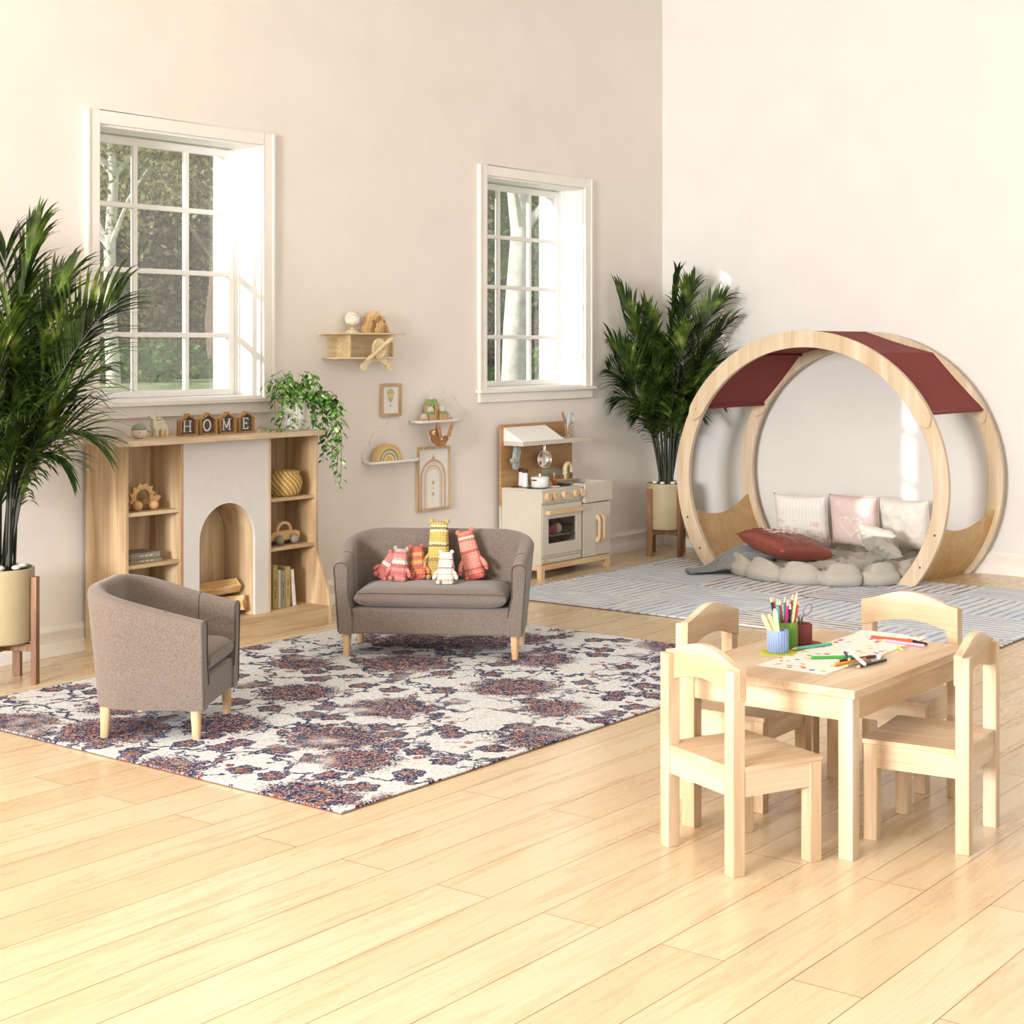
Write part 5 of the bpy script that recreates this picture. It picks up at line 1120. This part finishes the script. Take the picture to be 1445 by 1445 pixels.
def art1(s, cx, z0, z1, x0, x1):
    c = z0+.138; flat([(cx+.034*math.cos(a)*(1 if math.sin(a) > 0 else 1-.35*abs(math.sin(a))), c+(.028 if math.sin(a) > 0 else .06)*math.sin(a)) for a in [2*PI*k/30 for k in range(30)]]).build('balloon', M['gink'], s)
    flat([(cx-.03, c-.005), (cx+.03, c-.005), (cx+.026, c-.024), (cx-.026, c-.024)], 6.489).build('balloon_band', M['yel'], s); flat([(cx-.008, c-.082), (cx+.008, c-.082), (cx+.008, c-.07), (cx-.008, c-.07)]).build('balloon_basket', M['tan'], s)
frame('framed_print', 'small framed print of a grey hot air balloon with a yellow band', 7.145, 1.073, 7.322, 1.268, .016, art1)
def art2(s, cx, z0, z1, x0, x1):
    zb = z0+.014; zc = z0+.2
    for ro, wd, m in ((.122, .016, M['tan']), (.1, .01, M['ltan']), (.084, .01, M['tan']), (.068, .01, M['ltan'])):
        k = 24; hh = ro*.95; out = [(cx-ro, zb)]+[(cx-ro*math.cos(PI*i/k), zc+hh*math.sin(PI*i/k)) for i in range(k+1)]+[(cx+ro, zb)]; ri = ro-wd; inn = [(cx-ri, zb)]+[(cx-ri*math.cos(PI*i/k), zc+(hh-wd)*math.sin(PI*i/k)) for i in range(k+1)]+[(cx+ri, zb)]
        b = B(); n = len(out); V = [(a, 6.4892, c) for a, c in out]+[(a, 6.4892, c) for a, c in inn]; b.add(V, [(i, i+1, i+1+n, i+n) for i in range(n-1)]); b.build('arch', m, s, solid=.0004)
    for z, rr in ((z1-.05, .005), (z1-.072, .015), (zc-.03, .014), (zc-.065, .006), (zc-.1, .012)): flat([(cx+rr*math.cos(2*PI*k/16), z+rr*math.sin(2*PI*k/16)) for k in range(16)]).build('dot', M['tan'], s)
frame('framed_print', 'large framed print of nested beige rainbow arches with dots', 7.473, .476, 7.785, .869, .014, art2)
def cloud(label, xl, xr, z, lobes, xf0, xf1):
    t = root('cloud_shelf', ((xl+xr)/2, 6.45, z), 0, label, 'shelf', 'cloud-shaped wall shelves'); pts = []
    n = 90
    for k in range(n+1):
        x = xl+(xr-xl)*k/n; h = 0
        for cx, cz, rr in lobes:
            d = rr*rr-(x-cx)**2
            if d > 0: h = max(h, cz+d**.5)
        pts.append((x, z+max(h, .012)))
    B().prism([(xl, z)]+pts+[(xr, z)], 6.49, 6.499, 'Y').build('cloud_back', M['wallwhite'], t)
    B().prism([(xl+.004, 6.49), (xf0-.03, 6.42), (xf0, 6.395), (xf1, 6.395), (xf1+.03, 6.41), (xr-.004, 6.49)], z-.014, z, 'Z').build('ledge', M['white'], t, bev=.003)
M['wallwhite'] = plain('cloud_white_paint', '#e9e3da', .6, var=.01)
cloud('white cloud-shaped wall shelf holding the wooden rainbow', 6.99, 7.5, .812, [(7.05, .04, .055), (7.13, .1, .075), (7.235, .14, .085), (7.34, .09, .08), (7.43, .03, .06)], 7.0, 7.37)
cloud('white cloud-shaped wall shelf holding the wooden block castle', 7.405, 7.915, 1.038, [(7.47, .04, .055), (7.545, .1, .075), (7.65, .13, .085), (7.76, .09, .08), (7.85, .03, .06)], 7.41, 7.74)
t = root('rainbow_stacker', (7.14, 6.43, .8125), 0, 'wooden nested rainbow stacking toy on the lower cloud shelf', 'toy')
for k, (ro, wd, col) in enumerate(((.118, .02, '#dcb67c'), (.098, .014, '#e7c793'), (.084, .014, '#92a56c'), (.07, .014, '#e5caa0'), (.056, .012, '#9aa19a'), (.044, .012, '#eadfd0'), (.032, .032, '#dcb34e'))):
    m = plain('rainbow_layer_%s' % col.strip('#'), col, .6); hh = .85; ri = ro-wd+.0006; P = [(7.145-ro*math.cos(PI*i/24), .8125+ro*hh*math.sin(PI*i/24)) for i in range(25)]
    Q = [(7.145+ri*math.cos(PI*i/24), .8125+ri*hh*math.sin(PI*i/24)) for i in range(25)] if ri > .002 else []
    b = B(); n = 25
    if Q:
        V = []
        for y in (6.42, 6.455): V += [(a, y, c) for a, c in P]+[(a, y, c) for a, c in reversed(Q)]
        F = [(i, i+1, i+1+n, i+n) for i in range(n-1)]+[(i+2*n, i+3*n, i+1+3*n, i+1+2*n) for i in range(n-1)]+[(i, i+2*n, i+1+2*n, i+1) for i in range(n-1)]+[(i+n, i+1+n, i+1+3*n, i+3*n) for i in range(n-1)]+[(0, n, 3*n, 2*n), (n-1, 3*n-1, 4*n-1, 2*n-1)]
        b.add(V, F)
    else: b.prism(P, 6.42, 6.455, 'Y')
    b.build('arch', m, t, bev=.0012)
# block castle: every block lifts off
M['bgreen'] = plain('block_green', '#8fa868', .7); M['bgrey'] = plain('block_pale_grey', '#cfccc6', .7); M['bwood'] = wood('block_wood', '#dfba8c', '#c2966a', 'Z', 2, .6)
cz = 1.0385; GBK = 'blocks of the toy castle'
def blk(label, m, poly, y0=6.42, y1=6.455): tag(B().prism([(x, cz+z) for x, z in poly], y0, y1, 'Y').build('toy_block', m, None, bev=.001), label, 'block', GBK)
def rect(x0, z0, x1, z1): return [(x0, z0), (x1, z0), (x1, z1), (x0, z1)]
cx = 7.57
blk('tall wooden block, left pillar of the castle tower', M['bwood'], rect(cx-.055, 0, cx-.012, .088), 6.43, 6.465); blk('tall wooden block, right pillar of the castle tower', M['bwood'], rect(cx+.008, 0, cx+.05, .088), 6.43, 6.465)
blk('green trapezoid roof block on top of the tall castle tower', M['bgreen'], [(cx-.06, .0885), (cx+.055, .0885), (cx+.02, .128), (cx-.022, .128)], 6.43, 6.465); blk('pale grey tip block at the very top of the castle', M['bgrey'], [(cx-.018, .1285), (cx+.016, .1285), (cx+.006, .141), (cx-.008, .141)], 6.43, 6.465)
for q, lab in ((-.04, 'left'), (.075, 'right')):
    x = cx+q-.015; blk('small wooden base block of the %s front castle turret' % lab, M['bwood'], rect(x-.024, 0, x+.024, .034), 6.397, 6.428); blk('green middle block of the %s front castle turret' % lab, M['bgreen'], [(x-.027, .0345), (x+.027, .0345), (x+.022, .055), (x-.022, .055)], 6.397, 6.428); blk('pale grey cone-shaped tip of the %s front castle turret' % lab, M['bgrey'], [(x-.017, .0555), (x+.017, .0555), (x+.003, .083), (x-.003, .083)], 6.397, 6.428)
for x, lab in ((cx-.115, 'far left'), (cx+.117, 'far right')):
    blk('low wooden block at the %s of the castle' % lab, M['bwood'], rect(x-.022, 0, x+.022, .014), 6.4, 6.43); blk('pale grey pointed roof on the low block at the %s' % lab, M['bgrey'], [(x-.019, .0145), (x+.019, .0145), (x+.004, .042), (x-.004, .042)], 6.4, 6.43)
# hanging sloth
M['sloth'] = wood('sloth_wood', '#bf905a', '#8a5c34', 'X', 2, .4); t = root('wooden_sloth', (7.58, 6.4, .9), 0, 'brown wooden sloth figure hanging by its arms under the castle shelf', 'toy'); sx, sy, szz = 7.58, 6.385, .935
b = B(); pts = [(sx-.075, .955), (sx-.06, .925), (sx-.025, .903), (sx+.015, .905), (sx+.05, .93)]; b.tube([(x, sy, z) for x, z in pts], [.018, .026, .03, .028, .016], 14); b.build('body', M['sloth'], t, smooth=True)
B().ball((sx-.077, sy, .962), .023, 16).build('head', M['sloth'], t, smooth=True, auto=3); B().ball((sx-.084, sy-.016, .964), .014, 12, (1, .5, 1)).build('face_patch', M['toyp'], t, smooth=True, auto=3)
B().box((sx-.094, sy-.0245, .963), (sx-.074, sy-.0225, .968)).build('eye_stripe', M['walnut'], t)
for x0, x1, y in ((sx-.03, sx-.05, sy-.022), (sx-.025, sx-.012, sy+.02), (sx+.045, sx+.085, sy-.018)):
    B().tube([(x0, y, .925), ((x0+x1)/2-.002, y, .97), (x1, y, 1.01), (x1+.004, y, 1.021)], [.013, .011, .009, .007], 10).build('limb', M['sloth'], t, smooth=True); B().ball((x0, y-.01, .927), .009, 10, (1, .5, 1)).build('joint_dot', M['toyp'], t, smooth=True, auto=3)

# ---------------------------------------------------------------- potted palms
def palmleaf():
    g = G('palm_leaflet'); n = g.noise(g.map(), 7, 3, .6); c = g.ramp(n, [(.34, hx('#1b2810')), (.48, hx('#33491a')), (.6, hx('#566f29')), (.7, hx('#98a557'))]); g.base(c); g.set(Roughness=.38)
    t = g.new('BsdfTranslucent'); g.ln(c, t.inputs[0]); m = g.new('MixShader'); m.inputs[0].default_value = .12; g.ln(g.p.outputs[0], m.inputs[1]); g.ln(t.outputs[0], m.inputs[2]); g.ln(m.outputs[0], g.out.inputs[0]); return g.m
M['palm'] = palmleaf(); M['pstem'] = plain('palm_stem', '#232915', .5, var=.3)
RV = Vector((.61, -.793, 0)); FV = Vector((.793, .61, 0))
def palm(c, label, fronds, seed, stlabel, plabel, xmax=10.27, ymax=6.44):
    q = random.Random(seed); cx, cy = c
    s = root('plant_stand', (cx, cy, 0), 0, stlabel, 'plant stand'); hw = .142
    L4 = [(-hw, 0), (hw, 0), (0, hw), (0, -hw)]; ang = math.radians(-60 if cx < 6 else -18); rot = Matrix.Rotation(ang, 3, 'Z')
    LP = [rot @ Vector((a, b_, 0)) for a, b_ in ((-hw*.99, 0), (0, -hw*.99), (hw*.99, 0), (0, hw*.99))]
    for p in LP:
        R = Matrix.Translation((cx+p.x, cy+p.y, 0)) @ Matrix.Rotation(math.atan2(p.y, p.x), 4, 'Z'); b = B(); b.box((0, -.019, 0), (.026, .019, .475)); b.v = [R @ v for v in b.v]; b.build('leg', M['walnut'], s, bev=.002)
    for k in (0, 1):
        R = Matrix.Translation((cx, cy, 0)) @ Matrix.Rotation(math.atan2(LP[k].y, LP[k].x), 4, 'Z'); b = B(); b.box((-hw, -.017, .145 if k else .1452), (hw, .017, .18)); b.v = [R @ v for v in b.v]; b.build('cross_bar', M['walnutx'], s, bev=.002)
    t = root('potted_palm', (cx, cy, .1805), 0, label, 'plant')
    B().lathe([(0, .1805), (.115, .1805), (.133, .188), (.138, .205), (.139, .51), (.136, .513), (.131, .512), (.13, .49), (0, .488)], (cx, cy, 0), 40).build('pot', M['pot'], t, smooth=True, auto=.7)
    b = B(); b.grid(14, 14, lambda i, j: (cx+.128*(-1+2*i/13)*(1-.5*((-1+2*j/13)**2))**.5, cy+.128*(-1+2*j/13)*(1-.5*((-1+2*i/13)**2))**.5, .496+.012*mn.noise(Vector((i*.9, j*.9, seed))))); b.build('soil', M['soil'], t)
    st = B(); lf = B()
    def cl(p):
        if p.x > xmax: p.x = xmax-.002*(p.x-xmax)
        if p.y > ymax: p.y = ymax-.002*(p.y-ymax)
        return p
    for (sr, tipr, tipz, fz, basz, Lf) in fronds:
        # sr: stem base offset; tipr: tip offset to picture right; tipz; fz: offset in depth; basz: height where leaflets begin
        a = q.uniform(0, 6.3); b0 = Vector((cx, cy, .49))+RV*sr*.8+FV*q.uniform(-.04, .04); tip = Vector((cx, cy, tipz))+RV*tipr+FV*fz
        mid = Vector((cx, cy, basz))+RV*(sr*1.3+tipr*.14)+FV*fz*.15
        top = Vector((cx, cy, max(basz, tipz)*.55+basz*.45+(.22 if tipz < basz+.3 else .12)))+RV*(tipr*.52)+FV*fz*.55
        pts = []
        n = 26
        for k in range(n+1):
            u = k/n; A = b0.lerp(mid, min(1, u*3)) if u < 1/3 else None
            if A is None:
                v = (u-1/3)*1.5; A = mid*(1-v)**2+top*2*v*(1-v)+tip*v*v
            pts.append(A)
        st.tube(pts, [.0085*(1-.82*k/n) for k in range(n+1)], 6)
        m0 = n//3; N = 44; roll = q.choice((-1, 1))*q.uniform(.35, 1.15)
        for side in (-1, 1):
            for k in range(N):
                u = m0+(n-m0)*(k+.5)/N; i = min(int(u), n-1); p = pts[i].lerp(pts[i+1], u-i); d = (pts[i+1]-pts[i]).normalized(); v = (k+.5)/N
                sd = d.cross(Vector((0, 0, 1))); sd = sd.normalized() if sd.length > .15 else (RV*.8+FV*.6).normalized(); sd = (Matrix.Rotation(roll, 3, d) @ sd+RV*q.uniform(-.15, .15)).normalized()
                out = (sd*side*(1-.5*v)+d*(.5+.8*v)+Vector((0, 0, .3))).normalized(); L = Lf*1.12*(.45+1.1*math.sin(PI*min(.97, .14+v*.8)))*q.uniform(.8, 1.12); W = (.0088 if cx < 6 else .0098)*q.uniform(.8, 1.15); ww = out.cross(Vector((0, 0, 1))); ww = ww.normalized() if ww.length > .1 else RV
                nn = out.cross(ww); ww = (ww+nn*q.uniform(-.5, .5)).normalized(); V = []; pos = p.copy(); dr = out.copy(); seg = 5
                for j in range(seg+1):
                    w = W*(.35, 1, 1, .8, .5, .04)[j]; V += [cl(pos+ww*w), cl(pos-ww*w)]; pos = pos+dr*L/seg; dr = (dr+Vector((0, 0, -.17-.06*j))*q.uniform(.7, 1.2)).normalized()
                lf.add(V, [(2*j, 2*j+1, 2*j+3, 2*j+2) for j in range(seg)])
    for k in range(5):
        a = q.uniform(0, 6.3); st.tube([(cx+.05*math.cos(a), cy+.05*math.sin(a), .49), (cx+.06*math.cos(a), cy+.06*math.sin(a), .75), (cx+.08*math.cos(a), cy+.08*math.sin(a), 1.0)], [.008, .007, .004], 6)
    st.build('stems', M['pstem'], t, smooth=True); lf.build('fronds', M['palm'], t)
    for k in range(7):
        a = k*.9+seed; rr = .085; R_ = q.uniform(.013, .022)
        o = tag(B().ball((cx+rr*math.cos(a), cy+rr*math.sin(a), .512+R_*.3), R_, 12, (1.25, 1, .65)).build('pebble', M['pebble'], None, smooth=True, auto=3), plabel, 'pebble', plabel)
F1 = [(-.02, .16, 1.99, -.02, 1.15, .25), (-.04, -.0, 1.93, .05, 1.1, .24), (.0, .52, 1.70, -.02, .95, .27), (.01, .46, 1.40, -.1, .88, .25), (.02, .42, 1.08, -.05, .85, .22), (.0, .28, 1.82, .1, 1.05, .24), (-.02, .2, 1.2, -.28, .8, .24), (-.05, -.2, 1.85, -.05, 1.0, .25), (-.04, -.4, 1.5, 0, .9, .25), (-.02, -.25, 1.15, -.2, .85, .24), (.03, .32, .98, -.12, .8, .18), (.02, .1, 1.62, -.2, .95, .25), (.03, .36, 1.55, .05, .95, .25), (-.03, .05, 1.45, -.3, .9, .24), (-.05, -.35, 1.15, -.1, .8, .2), (0, .18, 1.6, .12, 1.0, .25)]
F2 = [(0, .08, 2.0, 0, 1.2, .17), (.02, .2, 1.95, .02, 1.15, .17), (-.03, -.36, 1.90, -.02, 1.0, .2), (-.04, -.44, 1.52, -.08, .92, .2), (-.03, -.42, 1.32, -.1, .88, .19), (-.03, -.36, 1.1, -.05, .85, .18), (.03, .42, 1.84, -.02, 1.1, .18), (.04, .47, 1.68, .0, 1.0, .19), (.03, .4, 1.4, -.1, .95, .18), (.03, .36, 1.1, -.12, .85, .17), (0, -.16, 1.75, .06, 1.05, .18), (.01, .15, 1.6, -.22, .95, .19), (-.02, -.12, 1.35, -.28, .9, .19), (.01, .05, 1.15, -.28, .85, .17), (-.02, -.22, .98, -.12, .8, .14), (.02, .26, 1.3, .05, .9, .18), (-.01, -.2, 1.5, .06, .95, .18), (.02, .22, 1.0, -.16, .82, .14), (0, 0, 1.5, -.1, 1.0, .18)]
palm((4.29, 6.16), 'tall palm in a beige pot at the left edge, beside the play fireplace', F1, 21, 'wooden plant stand with four legs at the left edge', 'white pebble on the soil of the palm at the left edge')
palm((9.83, 6.17), 'tall palm in a beige pot in the corner behind the round play nook', F2, 33, 'wooden plant stand with four legs in the room corner', 'white pebble on the soil of the palm in the room corner')
